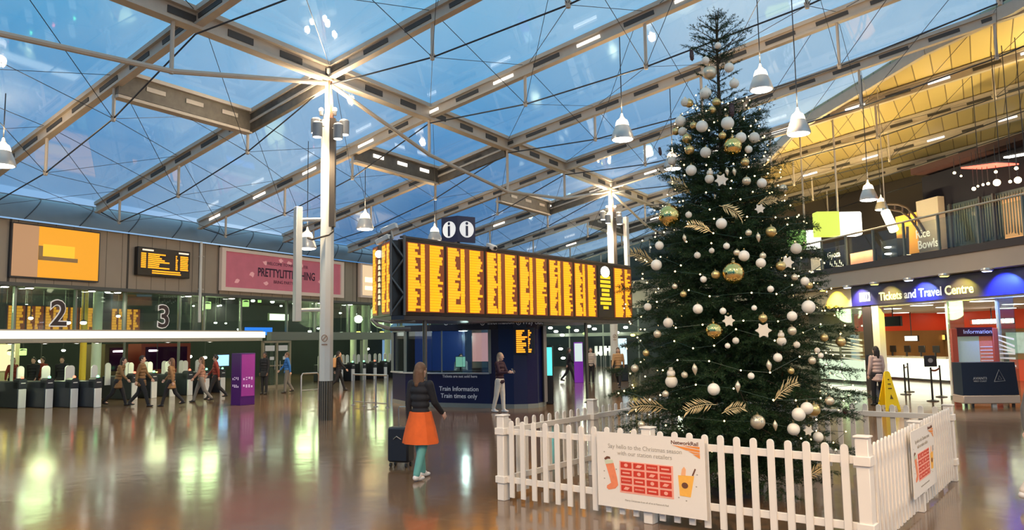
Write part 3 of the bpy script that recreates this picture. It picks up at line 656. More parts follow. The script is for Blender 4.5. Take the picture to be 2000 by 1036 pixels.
# distant lamps on the platforms
M_bk = glow('platform_lamp_white', (0.95, 1.0, 0.82), 16); M_by = glow('platform_lamp_yellow', (1.0, 0.85, 0.12), 7); M_bg = glow('platform_lamp_green', (0.55, 0.85, 0.25), 1.5)
PL = [(405, 597, -6, 'g', .22), (426, 598, -6, 'w', .07), (431, 597, -6, 'w', .07), (390, 609, -4, 'w', .08), (421, 631, -6, 'w', .1), (441, 632, -6, 'w', .07), (466, 644, -5, 'w', .1), (480, 593, -7, 'g', .22), (494, 588, -6, 'w', .14), (507, 588, -6, 'g', .12), (532, 590, -7, 'w', .15), (549, 598, -8, 'w', .1), (560, 596, -8, 'w', .1), (573, 593, -8, 'w', .1),
      (622, 642, -6, 'w', .12), (605, 648, -6, 'w', .14), (612, 658, -7, 'w', .14), (666, 651, -6, 'w', .16), (676, 657, -6, 'w', .16), (692, 651, -7, 'y', .18), (700, 650, -7, 'y', .2), (722, 650, -6, 'w', .18), (737, 657, -7, 'w', .12), (746, 650, -8, 'y', .2), (751, 654, -8, 'y', .14), (776, 650, -6, 'w', .16), (780, 659, -8, 'w', .12), (665, 612, -9, 'w', .12), (694, 614, -9, 'w', .14),
      (60, 622, -1.5, 'w', .10), (133, 631, -1.6, 'w', .12), (163, 631, -1.6, 'w', .14), (12, 602, -5, 'w', .1), (52, 596, -5, 'w', .06), (210, 570, -4, 'w', .14), (231, 618, -1.6, 'w', .1), (378, 598, -4, 'w', .06), (150, 582, -6, 'w', .05), (718, 682, -7, 'w', .16), (20, 690, -7, 'y', .2), (45, 688, -6, 'g', .16), (80, 706, -7, 'w', .14), (124, 685, -6, 'w', .1), (370, 697, -6, 'w', .16), (400, 699, -6, 'w', .14), (306, 727, -3.2, 'y', .05)]
cols_ = {'w': ('white', M_bk), 'y': ('yellow', M_by), 'g': ('pale green', M_bg)}
PL.sort(); cnt = {}
ORD = ['first', 'second', 'third', 'fourth', 'fifth', 'sixth', 'seventh', 'eighth', 'ninth', 'tenth', 'eleventh', 'twelfth', 'thirteenth', 'fourteenth', 'fifteenth', 'sixteenth', 'seventeenth', 'eighteenth', 'nineteenth', 'twentieth']
for x, y, off, c, r in PL:
    zone = 'above the canopy' if y < 660 else 'below the canopy'; side = 'left of the near column' if x < 625 else 'right of the near column'
    key = (c, zone, side); cnt[key] = cnt.get(key, 0)+1; k_ = cnt[key]-1
    s = spx(x, y, off); z_ = LW(x, y, off).z; rr = r*0.8
    nm = '%s of the %s platform lamps %s, %s' % (ORD[k_] if k_ < 20 else '%dth' % (k_+1), cols_[c][0], zone, side)
    o = thing('platform_lamp', nm, 'lamp', tuple(LS(s, z_, off)), LAZ, 'lamps over the platforms')
    sq = c == 'g'
    if sq: MB().box((0, 0, 0), (rr*2, rr, rr*2.2)).build('lens', cols_[c][1], o, bevel=0.02)
    else: MB().ball((0, 0, 0), rr, sc=(1, 1, .65)).build('lens', cols_[c][1], o)
    m = MB(); m.lathe([(rr*1.1, rr*.45), (rr*.8, rr*.8), (0.02, rr*1.1), (0.02, max(rr*1.2, 4.55-z_))], 10); m.build('fitting', M_dark, o)
for s in (-4, 4, 12, 20, 27): light('platform_light', 'POINT', LS(s, 3.9, -5.5), 170, (0.85, 1.0, 0.50), 0.9)

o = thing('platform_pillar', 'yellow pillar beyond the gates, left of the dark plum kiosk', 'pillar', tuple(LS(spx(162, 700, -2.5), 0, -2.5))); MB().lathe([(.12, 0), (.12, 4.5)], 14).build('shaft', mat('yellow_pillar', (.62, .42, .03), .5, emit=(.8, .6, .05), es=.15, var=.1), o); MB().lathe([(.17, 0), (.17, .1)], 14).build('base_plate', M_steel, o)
s0 = spx(0, 700, -7); s1 = spx(38, 700, -7); o = thing('platform_kiosk', 'lit cream kiosk far behind the gates at the left edge', 'kiosk', tuple(LS(s0, 0, -7))); wslab(MB(), s0-1, s1, 0, 2.6, -7, 1.5).build('body', mat('cream_kiosk', (.5, .45, .3), .5, var=.1), o, world=True); wslab(MB(), s0-.8, s1-.2, 1.1, 2.2, -6.97, .02).build('lit_panel', glow('kiosk_cream_glow', (1, .85, .45), 1.1), o, world=True)
# ---- far end beyond the kiosk: steel screen, lamps, notices
def FEP(x, y, back=0.6): return on_plane(x, y, FE0 - E1*back, E1)
m = MB(); pa, pb = FEP(640, 660), FEP(1320, 650); pa.z = pb.z = 2.4; m.bar(pa, pb, .3, .25)
for k in range(13):
    q = pa.lerp(pb, k/12); m.bar(Vector((q.x, q.y, 0)), Vector((q.x, q.y, 4.2)), .1, .1, up=Vector((0, 1, 0)))
struct('trim_8', m, M_mull)
fl_ = [(1075, 641, 'w'), (1086, 648, 'w'), (1098, 655, 'w'), (1110, 640, 'g'), (1126, 646, 'w'), (1150, 638, 'w'), (1161, 643, 'w'), (1205, 650, 'w'), (1142, 652, 'g'), (1095, 682, 'w'), (1172, 690, 'w'), (1222, 640, 'w'), (1236, 655, 'y'), (1100, 700, 'w'), (1185, 683, 'w')]
for k, (x, y, c) in enumerate(fl_):
    p = FEP(x, y, 1.2); o = thing('far_lamp', '%s lamp at the hall far end, %s rightwards from the cyan totem' % (cols_[c][0], ORD[sorted(f[0] for f in fl_).index(x)]), 'lamp', tuple(p), 0, 'lamps at the far end of the hall')
    MB().ball((0, 0, 0), .13, sc=(1.3, 1, .7)).build('lens', cols_[c][1], o); MB().tube((0, 0, .08), (0, .9, .3), .02).build('bracket', M_dark, o)
for k in range(4):
    p = FEP(1165+k*9, 708, 1.0); o = thing('far_notice', 'white notice on a stand at the far end, %s from the left' % ORD[k], 'notice', (p.x, p.y, 0), 0, 'white notices at the far end'); MB().box((0, 0, 1.2), (.22, .03, .7)).build('sheet', M_gw, o); MB().tube((0, .03, 0), (0, .03, 1.4), .03).build('stand', M_steel, o)
for s in (2, 9): light('far_light', 'POINT', FE0 + EB*(-s) - E1*4 + Z*4, 120, (.9, 1, .65), .3)
# ================================================================ THE BIG DEPARTURE BOARD AND THE INFORMATION KIOSK
BA = radians(38.4); BD = azv(BA); BN = Vector((cos(BA), -sin(BA), 0))    # BN faces the camera side (right/front)
B0 = on_plane(793, 612, (0, 18.5, 0), Vector((0, 1, 0))); B0.z = 0
def BP(s, z, off=0.0): return B0 + BD*s + BN*off + Z*z
def bs(x, y=560): return (on_wall(x, y, B0, BA)-B0).dot(BD)
zb = on_wall(793, 612, B0, BA).z; zt = on_wall(795, 470, B0, BA).z
SX = [bs(x) for x in (791, 869.5, 947, 1011.5, 1070, 1120, 1166, 1197, 1234)]
sE = SX[-1]
o = thing('departure_board', 'huge amber departure board ringed around the information kiosk', 'departure board', tuple(BP(sE/2, zb)))
# plan of the ring: front, chamfer, left side, back
SD = azv(radians(-25)); c0 = B0 - BD*0.05; c1 = c0 - BD*0.22 + azv(radians(-40))*0.30; c2 = c1 + SD*1.75
BK0 = c2 + azv(radians(20))*2.2; BK1 = B0 + BD*sE - BN*3.2; bE = B0 + BD*sE
m = MB(); m.plan([(p.x, p.y) for p in (c0-BN*.01, bE-BN*.01, BK1, BK0, c2, c1)], zb-0.16, zb-0.06); m.build('soffit_deck', M_dark, o, world=True)
m = MB(); m.slab([BP(0, zb-.05), BP(sE, zb-.05), BP(sE, zt+.05), BP(0, zt+.05)], 0.28, -BN); m.build('board_case', M_led, o, world=True)
for k in range(8):
    a, b = SX[k]+.05, SX[k+1]-.05; w = b-a; h = zt-zb-.10; P = BP(a, zb+.05, 0.012)
    if k == 6:
        MB().slab([BP(a, zb+.03), BP(b, zb+.03), BP(b, zt-.03), BP(a, zt-.03)], 0.012, BN).build('dark_panel', M_black, o, world=True)
        q = MB(); rg = random.Random(2); c = (a+b)/2
        for r in range(9):
            z_ = zb+.30 + r*.145; hw = w*(0.18 if r in (0, 8) else rg.uniform(.26, .38)); q.slab([BP(c-hw, z_, .016), BP(c+hw, z_, .016), BP(c+hw, z_+.10, .016), BP(c-hw, z_+.10, .016)], 0.004, BN)
        q.build('amber_text', glow('amber_led_olive', (0.85, 0.55, 0.01), 1.4), o, world=True)
        q = MB(); M_ = frame(BP(c, zt-.22, .02), BD, Z); q.lathe([(0, -.01), (w*.30, -.008), (w*.30, .008)], 16, M_ @ Matrix.Rotation(pi/2, 4, 'X') @ Matrix.Diagonal((1, .7, 1, 1))); q.build('clock_face', glow('clock_white', (1, 1, .9), 3), o, world=True)
        continue
    dp = MB().slab([BP(a, zb+.03), BP(b, zb+.03), BP(b, zt-.03), BP(a, zt-.03)], 0.010, BN).build('display_panel', AMBD, o, world=True)
    if k < 7:
        q = led_rows(dp, P, BD, Z, w, h, 24, [(0.03, 0.20, 0.36), (0.36, 0.40, 0.47), (0.39, 0.46, 0.47), (0.60, 0.80, 0.90), (0.62, 0.78, 0.98)], 40+k, rowfill=0.93)
    else: led_rows(dp, P, BD, Z, w, h, 24, [(0.05, 0.35, 0.55), (0.62, 0.7, 0.95)], 50, rowfill=0.9)
# left side, seen edge on: list of stations with white letters
m = MB(); m.slab([c1+Z*(zb-.05), c2+Z*(zb-.05), c2+Z*(zt+.02), c1+Z*(zt+.02)], 0.25, Vector((cos(radians(-25)), -sin(radians(-25)), 0))); m.build('board_case', M_led, o, world=True)
SN = Vector((-cos(radians(-25)), sin(radians(-25)), 0)); SDr = -SD     # reading direction runs toward us
P = c2 + Z*(zb+.05) + SN*0.012
for a, b, cs, mm, nm in ((0.05, 0.50, [(0.1, .5, .9)], AMB, 'amber_text'), (0.98, 1.68, [(0.0, 0.3, 0.55), (0.60, 0.8, 1.0)], AMB, 'amber_text')):
    MB().slab([c2+SDr*a+Z*zb, c2+SDr*b+Z*zb, c2+SDr*b+Z*zt, c2+SDr*a+Z*zt], 0.01, SN).build('display_panel', AMBD, o, world=True)
    led_rows(o, c2+SDr*a+Z*(zb+.05)+SN*.012, SDr, Z, b-a, zt-zb-.1, 22, cs, 61, mm, rowfill=.9, name=nm, depth=0.004)
q = MB()
for r in range(8): q.slab([c2+SDr*.62+Z*(zb+.25+r*.15)+SN*.02, c2+SDr*.85+Z*(zb+.25+r*.15)+SN*.02, c2+SDr*.78+Z*(zb+.36+r*.15)+SN*.02, c2+SDr*.66+Z*(zb+.36+r*.15)+SN*.02], 0.004, SN)
q.build('pale_text', glow('led_orange_white', (1, .7, .35), 1.6), o, world=True)
q = MB(); q.ball(c2+SDr*.74+Z*(zt-.22)+SN*.03, .10, sc=(1, .4, 1)); q.build('clock_face', glow('clock_white', (1, 1, .9), 3), o, world=True)
# open truss at the corner
m = MB()
for p in (c0, c1): m.tube(p+Z*(zb-.05), p+Z*(zt+.12), 0.035)
for k in range(4):
    z0_ = zb + (zt-zb)*k/4; z1_ = zb + (zt-zb)*(k+1)/4; m.tube((c0 if k % 2 else c1)+Z*z0_, (c1 if k % 2 else c0)+Z*z1_, 0.028)
ci = (c0+c1)/2 + Vector((0.35, 0.35, 0)); m.tube(ci+Z*zb, ci+Z*zt, 0.05)
m.build('corner_truss', mat('grey_truss', (0.13, 0.12, 0.11), 0.4, 0.5, var=0.1), o, world=True)
m = MB(); m.bar(c0+Z*(zt+.09)-BN*.1, bE+Z*(zt+.09)-BN*.1, .12, .05)
for s in np.arange(0.3, sE, 0.9): m.tube(BP(s, zt+.03, -.1), BP(s, zt+.12, -.1), .02)
m.build('top_rail', M_dark, o, world=True)
m = MB(); m.path([c2+Z*(zb-.1), c2+Z*(zb-.25)+SDr*.5, c1+Z*(zb-.38), c0+Z*(zb-.38)+BD*.2], .05, 8); m.path([c2+Z*(zb-.1)+SDr*.2, c1+Z*(zb-.22), BP(.3, zb-.2)], .03, 8); m.build('under_brace', mat('grey_truss', (0.1, 0.1, 0.1)), o, world=True)
# legs of the board
for x, y in ((838, 0), (1152, 0)):
    s = bs(x, 640); p = BP(s, 0, -0.15); m = MB(); m.tube(p, p+Z*(zb-.1), .055, n=12); m.lathe([(.12, 0), (.12, .02), (.06, .04)], 12, org=p); m.build('support_leg', mat('bronze_grey_post', (0.12, 0.11, 0.09), 0.35, 0.5, var=0.05), o, world=True)
# CCTV cameras
M_cam = mat('white_camera_case', (0.62, 0.60, 0.56), 0.35, var=0.04)
for k, (p, az, lab) in enumerate(((c1+Z*(zt+.32), radians(-70), 'white security camera, upper of the pair at the board corner'), (c1+SD*.6+Z*(zt+.12), radians(-60), 'white security camera, lower of the pair at the board corner'), (BP(bs(962), zt+.14, -.05), radians(150), 'small dark-ended camera on top of the board beside blue signs'))):
    o = thing('security_camera', lab, 'camera', tuple(p), -az, 'cameras on the board'); M_ = Matrix.Rotation(radians(-18), 4, 'X')
    MB().box((0, 0.05, 0), (0.13, 0.42, 0.13), M_).build('casing', M_cam, o, bevel=.01); MB().tube(M_ @ Vector((0, .26, 0)), M_ @ Vector((0, .29, 0)), .045).build('lens', M_black, o); MB().tube((0, 0, -.05), (0, -.05, -.28 if k < 2 else -.12), .025).build('bracket', M_beam, o)
# blue information cubes on a pole
p = BP(bs(926, 470), 0, -.6); zi0 = at_y(926, 472, p.y).z; zi1 = at_y(926, 421, p.y).z; hw = (at_y(960, 450, p.y)-at_y(893, 450, p.y)).length
o = thing('information_sign', 'dark blue information sign of two angled faces above the departure board', 'sign', tuple(p), radians(0))
M_ib = mat('deep_navy_sign', (0.004, 0.008, 0.05), 0.35, var=0.05); ff = hw/2/cos(radians(35))
f1 = Vector((-cos(radians(35)), sin(radians(35)), 0)); f2 = Vector((cos(radians(35)), sin(radians(35)), 0)); zc = (zi0+zi1)/2; hh = (zi1-zi0)
M_iw = mat('white_sign_disc', (0.80, 0.80, 0.80), 0.4, emit=(1, 1, 1), es=0.35)
for f in (f1, f2):
    ux = -f if f is f1 else f; n_ = Vector((ux.y, -ux.x, 0)); a = Vector((0, 0, zi0)); 
    MB().slab([a, a+f*ff, a+f*ff+Z*hh, a+Z*hh], 0.05, -n_).build('sign_face', M_ib, o)
    c = a+f*ff/2+Z*hh/2+n_*0.012; q = MB(); q.lathe([(0, -.006), (ff*.40, -.006), (ff*.40, .006), (0, .006)], 28, frame(c, ux, Z) @ Matrix.Rotation(pi/2, 4, 'X')); q.build('white_disc', M_iw, o)
    w_ = p + c + n_*.012; text('i', hh*.80, M_ib, o, w_ - Z*0.0, ux, name='letter_i', bold=.010, ext=.004)
MB().tube((0.02, .1, zt), (0.02, .1, zi0+.2), .04).build('pole', M_dark, o)
# ---- the kiosk
KP = [(-4.1, 26.2), (-3.5, 25.0), (-2.6, 24.35), (-1.6, 23.85), (-0.72, 23.45), (-0.45, 23.28), (0.0, 23.12), (0.40, 23.15), (0.72, 23.38), (0.92, 23.8), (1.0, 24.4), (0.95, 27.5), (-3.6, 28.3)]
def wallstrip(mb, i0, i1, z0, z1, th=0.08, inset=0.0):
    for i in range(i0, i1):
        a, b = Vector((*KP[i], 0)), Vector((*KP[(i+1) % len(KP)], 0)); d = (b-a).normalized(); n_ = Vector((d.y, -d.x, 0))
        mb.slab([a+Z*z0-n_*inset, b+Z*z0-n_*inset, b+Z*z1-n_*inset, a+Z*z1-n_*inset], th, -n_)
    return mb
o = thing('information_kiosk', 'navy oval information kiosk under the departure board', 'kiosk', (-1.5, 25.5, 0))
m = MB(); wallstrip(m, 0, 4, 0.12, 1.02); wallstrip(m, 4, 11, 0.12, zb-.2); wallstrip(m, 11, 13, .12, zb-.2); m.build('wall_panels', M_navy, o, world=True)
m = MB(); wallstrip(m, 0, 10, 0.0, 0.13, .09, -0.012); m.build('plinth', mat('grey_plinth', (0.20, 0.22, 0.21), 0.4, var=0.1), o, world=True)
m = MB(); wallstrip(m, 0, 4, 1.02, 1.06, .30, -0.08); m.build('counter', mat('pale_counter', (0.35, 0.38, 0.42), 0.25, var=0.05), o, world=True)
m = MB(); wallstrip(m, 0, 9, 2.36, zb-.16, .10, -0.02); m.build('header', mat('dark_header', (0.012, 0.014, 0.035), 0.3, var=0.1), o, world=True)
m = MB(); wallstrip(m, 0, 4, 1.06, 2.36, .02, 0.04); m.build('glass_pane', glass_mat('kiosk_glass', (0.72, 0.82, 0.85), 0.01, 0.10, 0.01), o, world=True)
for px_, py_, w_ in ((*KP[0], .09), (*KP[1], .09), (*KP[4], .09), (KP[2][0]+.35, KP[2][1]-.12, .04)): MB().box((px_, py_, 1.7), (w_, w_, 1.33)).build('glazing_post', M_mull, o, world=True)
m = MB(); m.box((.90, 23.85, 1.3), (.10, .5, 2.3), rz=.3); m.build('grey_edge_panel', mat('grey_brown_edge', (0.22, 0.19, 0.16), 0.4, var=0.1), o, world=True)
m = MB(); m.plan([(x*.97-.03, y+.1*(1 if y < 26 else -1)) for x, y in KP], 2.42, 2.48); m.build('inner_ceiling', M_dark, o, world=True)
kd = (Vector((*KP[3], 0)) - Vector((*KP[2], 0))).normalized()
d2 = (Vector((*KP[4], 0)) - Vector((*KP[2], 0))).normalized(); n2_ = Vector((d2.y, -d2.x, 0)); kb = Vector((*KP[2], 0))
M_wt = mat('pale_vinyl_lettering', (0.65, 0.68, 0.75), 0.5, emit=(.8, .85, 1), es=.05)
def kt(x, y, s, size, bold=0):
    q = on_plane(x, y, kb+n2_*.04, n2_); text(s, size, M_wt, o, q, d2, align='RIGHT', bold=bold)
kt(932, 736, 'Tickets are not sold here', .12); kt(935, 761, 'Train Information', .195, .001); kt(932, 775, 'Train times only', .195, .001)
d3 = (Vector((*KP[4], 0)) - Vector((*KP[3], 0))).normalized()
for x, s_ in ((905, 'Information'), (978, 'Information'), (1040, 'Way out')):
    if x > 1000: dd = (Vector((*KP[8], 0)) - Vector((*KP[6], 0))).normalized()
    elif x > 950: dd = (Vector((*KP[6], 0)) - Vector((*KP[4], 0))).normalized()
    else: dd = d2
    bpt = {905: KP[3], 978: KP[5], 1040: KP[7]}[x]; nn = Vector((dd.y, -dd.x, 0)); q = on_plane(x, 630, Vector((*bpt, 0))+nn*.06, nn)
    text(s_, .19, M_wt, o, q, dd); rg_ = []
    qc = q - dd*(.62 if s_ != 'Way out' else .45); mm = MB(); mm.path([qc+dd*cos(2*pi*k/12)*.07+Z*sin(2*pi*k/12)*.07 for k in range(13)], .009, 5); mm.tube(qc-Z*.04, qc+Z*.015, .009, n=6); mm.ball(qc+Z*.038, .011, 6, 4); mm.build('information_symbol', M_wt, o, world=True)
# small amber screen on the kiosk
dd = (Vector((*KP[7], 0)) - Vector((*KP[5], 0))).normalized(); nn = Vector((dd.y, -dd.x, 0)); q0 = on_plane(1007, 690, Vector((*KP[6], 0))+nn*.10, nn); q1 = on_plane(1041, 642, Vector((*KP[6], 0))+nn*.10, nn)
w = (q1-q0).dot(dd); h = q1.z-q0.z
t2 = thing('departures_screen', 'portrait amber departures screen fixed to the navy kiosk', 'screen', tuple(q0))
MB().slab([q0-dd*.03-Z*.03, q0+dd*(w+.03)-Z*.03, q0+dd*(w+.03)+Z*(h+.03), q0-dd*.03+Z*(h+.03)], .12, -nn).build('housing', M_black, t2, world=True)
led_rows(t2, q0+nn*.004, dd, Z, w, h*.95, 11, [(0.05, .35, .7), (.72, .74, .92)], 9, glow('amber_orange_led', (1, .33, .01), 1.7), rowfill=.75)
# inside the kiosk
t2 = thing('poster_board', 'pink lit poster board inside the kiosk window', 'poster', (-1.1, 25.6, .0), radians(-8))
MB().box((0, 0, 1.82), (.52, .03, .95)).build('picture', glow('pink_poster_lit', (1.0, .42, .38), .8), t2); MB().box((0, .03, 1.1), (.58, .04, 2.2)).build('backing', M_dark, t2); MB().box((0, -.02, 1.25), (.5, .02, .2)).build('caption', mat('grey_green', (.1, .14, .12), .5, var=.1), t2)
t2 = thing('computer_monitor', 'pale green glowing computer monitor on the kiosk desk', 'monitor', (-1.72, 25.1, 1.08), radians(-5))
MB().box((0, 0, .28), (.34, .03, .36)).build('casing', M_black, t2); MB().box((0, -.017, .28), (.31, .006, .32)).build('screen', glow('monitor_green', (.45, .9, .6), .7), t2); MB().box((0, .02, .06), (.06, .04, .12)).build('stand', M_black, t2)
t2 = thing('desk', 'dark desk inside the kiosk behind the window', 'desk', (-1.8, 25.2, 0)); MB().box((0, 0, 1.05), (2.6, .6, .05)).build('desk_top', M_dark, t2)
for x in (-1.2, 1.2): MB().box((x, 0, .51), (.05, .5, 1.03)).build('leg', M_dark, t2)
t2 = thing('kiosk_partition', 'dark blue partition inside the kiosk behind the glass', 'partition', (-2.5, 26.3, 0)); MB().box((0, 0, 1.2), (1.7, .06, 2.35)).build('panel', mat('blue_partition', (.01, .03, .14), .3, emit=(.01, .05, .3), es=.25, var=.2), t2); MB().box((0, 0, .02), (1.7, .3, .04)).build('foot', M_dark, t2)
t2 = thing('ceiling_lamp', 'round white ceiling lamp inside the kiosk', 'lamp', (-1.62, 24.9, 2.36)); MB().lathe([(0, -.02), (.13, -.015), (.15, .02)], 16).build('lens', M_lampwhite, t2); MB().lathe([(.17, .0), (.17, .03)], 16).build('trim_ring', M_steel, t2)
light('kiosk_lamp', 'POINT', (-1.6, 25.4, 2.15), 12, (.9, 1, .85), .1)
# digital totems
def totem(px, py, wd, hz, col, st, lab, cat='advert totem', rot=0.0, base=M_black, z0=.72, cold=None):
    P = flo(px, py); t = thing('digital_totem', lab, cat, tuple(P), rot)
    MB().box((0, 0, hz/2), (wd, .14, hz)).build('body', base, t, bevel=.02); MB().box((0, -.072, (z0+hz-.05)/2), (wd*.88, .01, hz-.05-z0)).build('screen', glow('totem_%d' % px, col, st), t)
    if cold: MB().box((wd*.18, -.079, (z0+hz)/2), (wd*.4, .006, (hz-z0)*.5)).build('picture', glow('totem_p%d' % px, cold, .9), t)
    return t
totem(1069, 790, .42, 1.84, (.12, .85, .78), 1.25, 'cyan glowing advert totem on a black stand, right of the kiosk', rot=radians(-8), z0=.9)
totem(796, 778, .44, 1.75, (.62, .66, 1.0), 1.2, 'pale lilac and pink advert totem left of the kiosk', rot=radians(5), z0=.85, cold=(1.0, .25, .35))
totem(822, 772, .40, 1.9, (.45, .95, .85), 1.2, 'pale mint advert totem seen through the kiosk corner', rot=0, z0=.6)
totem(1131, 748, .42, 1.9, (.75, .9, .85), .9, 'far advert totem with purple base, right of the board', rot=0, base=mat('bright_purple', (.16, .02, .32), .4, emit=(.3, .03, .6), es=.3, var=.1), z0=1.0)
totem(1215, 745, .6, 2.1, (.7, .95, 1), 1.2, 'far white-lit totem partly behind the christmas tree', z0=.8)
# ================================================================ THE RIGHT HAND BUILDING
RAZW = radians(-9.68); RW0 = Vector((13.67, 24.51, 0)); DR = azv(RAZW); NR = Vector((-cos(RAZW), sin(RAZW), 0))
def RW(x, y, off=0.0): return on_wall(x, y, RW0 + NR*off, RAZW)
def RS(s, z, off=0.0): return RW0 + DR*s + NR*off + Z*z
def rpx(x, y=600, off=0.0): return (RW(x, y, off)-RW0).dot(DR)
def rrect(x0, x1, y0, y1, off=0.0):
    xm = (x0+x1)/2; ym = (y0+y1)/2; return rpx(x1, ym, off), rpx(x0, ym, off), RW(xm, y1, off).z, RW(xm, y0, off).z   # s small = right
def rslab(mb, s0, s1, z0, z1, off, th): return mb.slab([RS(s0, z0, off), RS(s1, z0, off), RS(s1, z1, off), RS(s0, z1, off)], th, -NR)
RA, RB = -14.0, rpx(1500, 650); zs0, zs1 = 3.10, 3.83
M_grey = mat('pale_grey_fascia', (0.42, 0.36, 0.30), 0.45, 0.1, var=0.06, bscale=1.5)
M_dkf = mat('dark_slab_edge', (0.045, 0.035, 0.035), 0.45, var=0.1)
struct('wall_right_fascia', rslab(MB(), RA, RB, 3.86, 4.40, 0.45, 0.9), M_grey)
struct('trim_20', rslab(MB(), RA, RB, 4.40, 4.62, 0.50, 0.3), M_dkf)
struct('floor_balcony', rslab(MB(), RA, RB, 4.38, 4.48, 0.1, 13), mat('balcony_floor', (0.12, 0.09, 0.07), 0.4, var=0.1))
sm_ = rpx(1666, 590)
struct('trim_21', rslab(MB(), RA, sm_, zs0, zs1, 0.06, 0.25), mat('sign_navy_plum', (0.020, 0.016, 0.12), 0.35, var=0.1))
struct('trim_22', rslab(MB(), sm_, RB, zs0, zs1, 0.06, 0.25), mat('sign_cream', (0.85, 0.72, 0.45), 0.4, var=0.05))
# lettering on the sign band
o = thing('station_sign', 'Tickets and Travel Centre lettering in white on navy band', 'sign', tuple(RW(1800, 570, .08)))
c = RW(1801, 573, 0.075); M_sl = mat('sign_white_letters', (0.8, 0.8, 0.78), 0.4, emit=(1, 1, .95), es=.30)
wd_ = (RW(1710, 577, .08)-RW(1892, 562, .08)).length
tt = text('Tickets and Travel Centre', 0.40, M_sl, o, c, -DR, bold=.006)
bb = [Vector(b) for b in tt.bound_box]; ww = (bb[6]-bb[0]).xy.length; k_ = wd_/max(ww, .01)
tt.data.transform(Matrix.Diagonal((k_, k_, 1, 1)))
s0, s1, z0, z1 = rrect(1679, 1699, 572, 589, .08)
m = MB(); rslab(m, s0, s1, z0, z1, .085, .02); m.build('symbol_plate', M_sl, o, world=True)
M_si = mat('sign_dark_print', (.02, .02, .06), .4); cq = RS(s0+(s1-s0)*.28, (z0+z1)/2, .09); m = MB(); m.lathe([(0, -.004), ((z1-z0)*.36, -.004), ((z1-z0)*.36, .004), (0, .004)], 18, frame(cq, -DR, Z) @ Matrix.Rotation(pi/2, 4, 'X')); m.build('information_symbol', M_si, o, world=True)
text('i', .24, M_sl, o, cq+NR*.008, -DR, name='letter_i', bold=.004)
m = MB(); q0 = RS(s0+(s1-s0)*.72, (z0+z1)/2, .088); h_ = (z1-z0)
for dz in (.15, -.05): m.slab([q0-DR*.09+Z*h_*dz*1.2, q0+DR*.09+Z*h_*dz*1.2, q0+DR*.09+Z*(h_*dz*1.2+.022), q0-DR*.09+Z*(h_*dz*1.2+.022)], .004, NR)
m.slab([q0-DR*.03-Z*.06, q0-DR*.01-Z*.06, q0+DR*.04+Z*.07, q0+DR*.02+Z*.07], .004, NR); m.build('rail_symbol', mat('red_rail_symbol', (.5, .1, .1), .4), o, world=True)
# coloured spotlights washing the band
for x, y, cn, colr, lab in ((1935, 531, 'blue', (.10, .22, 1.0), 'rightmost'), (1851, 542, 'yellow', (1, .85, .05), 'right of the word Travel'), (1781, 549, 'white', (.35, .5, 1.0), 'over the word Travel'), (1714, 557, 'yellow', (1, .85, .05), 'over the word Tickets'), (1661, 567, 'white', (1, .95, .75), 'at the corner of the cream panel'), (1614, 575, 'yellow', (1, .8, .05), 'over the cream panel beside the tree')):
    s = rpx(x, y, .5); z_ = 3.80; p = RS(s, z_, .62)
    t2 = thing('sign_spotlight', '%s spotlight glowing over the sign band, %s' % (cn, lab), 'spotlight', tuple(p), -RAZW, 'spotlights over the sign band')
    MB().lathe([(.16, .06), (.17, .0), (.13, -.03)], 14).build('housing', M_steel, t2)
    MB().lathe([(0, -.05), (.11, -.045), (.13, -.028)], 14).build('lens', glow('spot_'+cn, tuple(.5+.5*v for v in colr) if cn != 'yellow' else (1, .8, .1), 14 if cn != 'yellow' else 6), t2)
    MB().bar((0, 0, .03), (.12, 0, .05), .04, .03).build('bracket', M_dark, t2)
    light('sign_wash', 'SPOT', p - Z*.04, {'blue': 900, 'yellow': 380, 'white': 420}[cn], colr, .05, aim=(-NR*.75 - Z*1.0), spot=1.9)
# balustrade
M_bglass = glass_mat('balustrade_glass', (.86, .90, .88), 0.005, .018, .01)
rl = MB(); rl.path([RS(RA, 5.76, .42), RS(RB, 5.76, .42)], .035, 8)
o = thing('balcony_balustrade', 'glass balustrade with pale handrail along the upper balcony edge', 'balustrade', tuple(RS(0, 4.6, .42)))
rl.build('handrail', mat('pale_handrail', (.62, .52, .38), .3, .4, var=.05), o, world=True)
bx = [s for s in np.arange(RA+.4, RB, 1.62)]
for a, b in zip(bx, bx[1:]):
    rslab(MB(), a+.05, b-.05, 4.66, 5.62, .42, .015).build('glass_pane', M_bglass, o, world=True)
for a in bx:
    m = MB(); m.slab([RS(a-.03, 4.5, .45), RS(a+.03, 4.5, .45), RS(a+.03, 5.74, .45), RS(a-.03, 5.74, .45)], .07, -NR); m.build('post', M_mull, o, world=True)
# ---- ticket hall inside
HD = 9.0
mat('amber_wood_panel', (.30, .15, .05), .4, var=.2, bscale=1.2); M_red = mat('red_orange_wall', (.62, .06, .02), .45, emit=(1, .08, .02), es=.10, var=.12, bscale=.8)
struct('wall_hall_back', rslab(MB(), RA, RB, 0, 3.1, -HD, .2), M_red)
struct('ceiling_hall', rslab(MB(), RA, RB, 3.02, 3.12, 0, HD), mat('hall_ceiling', (.62, .60, .52), .6, var=.03))
struct('trim_24', MB().slab([RS(RB-.25, .9, -.6), RS(RB-.25, .9, -HD), RS(RB-.25, 2.2, -HD), RS(RB-.25, 2.2, -.6)], .05, DR), MATS['amber_wood_panel'])
struct('wall_hall_inner_front', MB().slab([RS(RB-.3, 0, -.5), RS(RB-.3, 0, -4.2), RS(RB-.3, 3.1, -4.2), RS(RB-.3, 3.1, -.5)], .05, DR), mat('olive_taupe_wall', (.16, .14, .10), .5, var=.2, bscale=1.5))
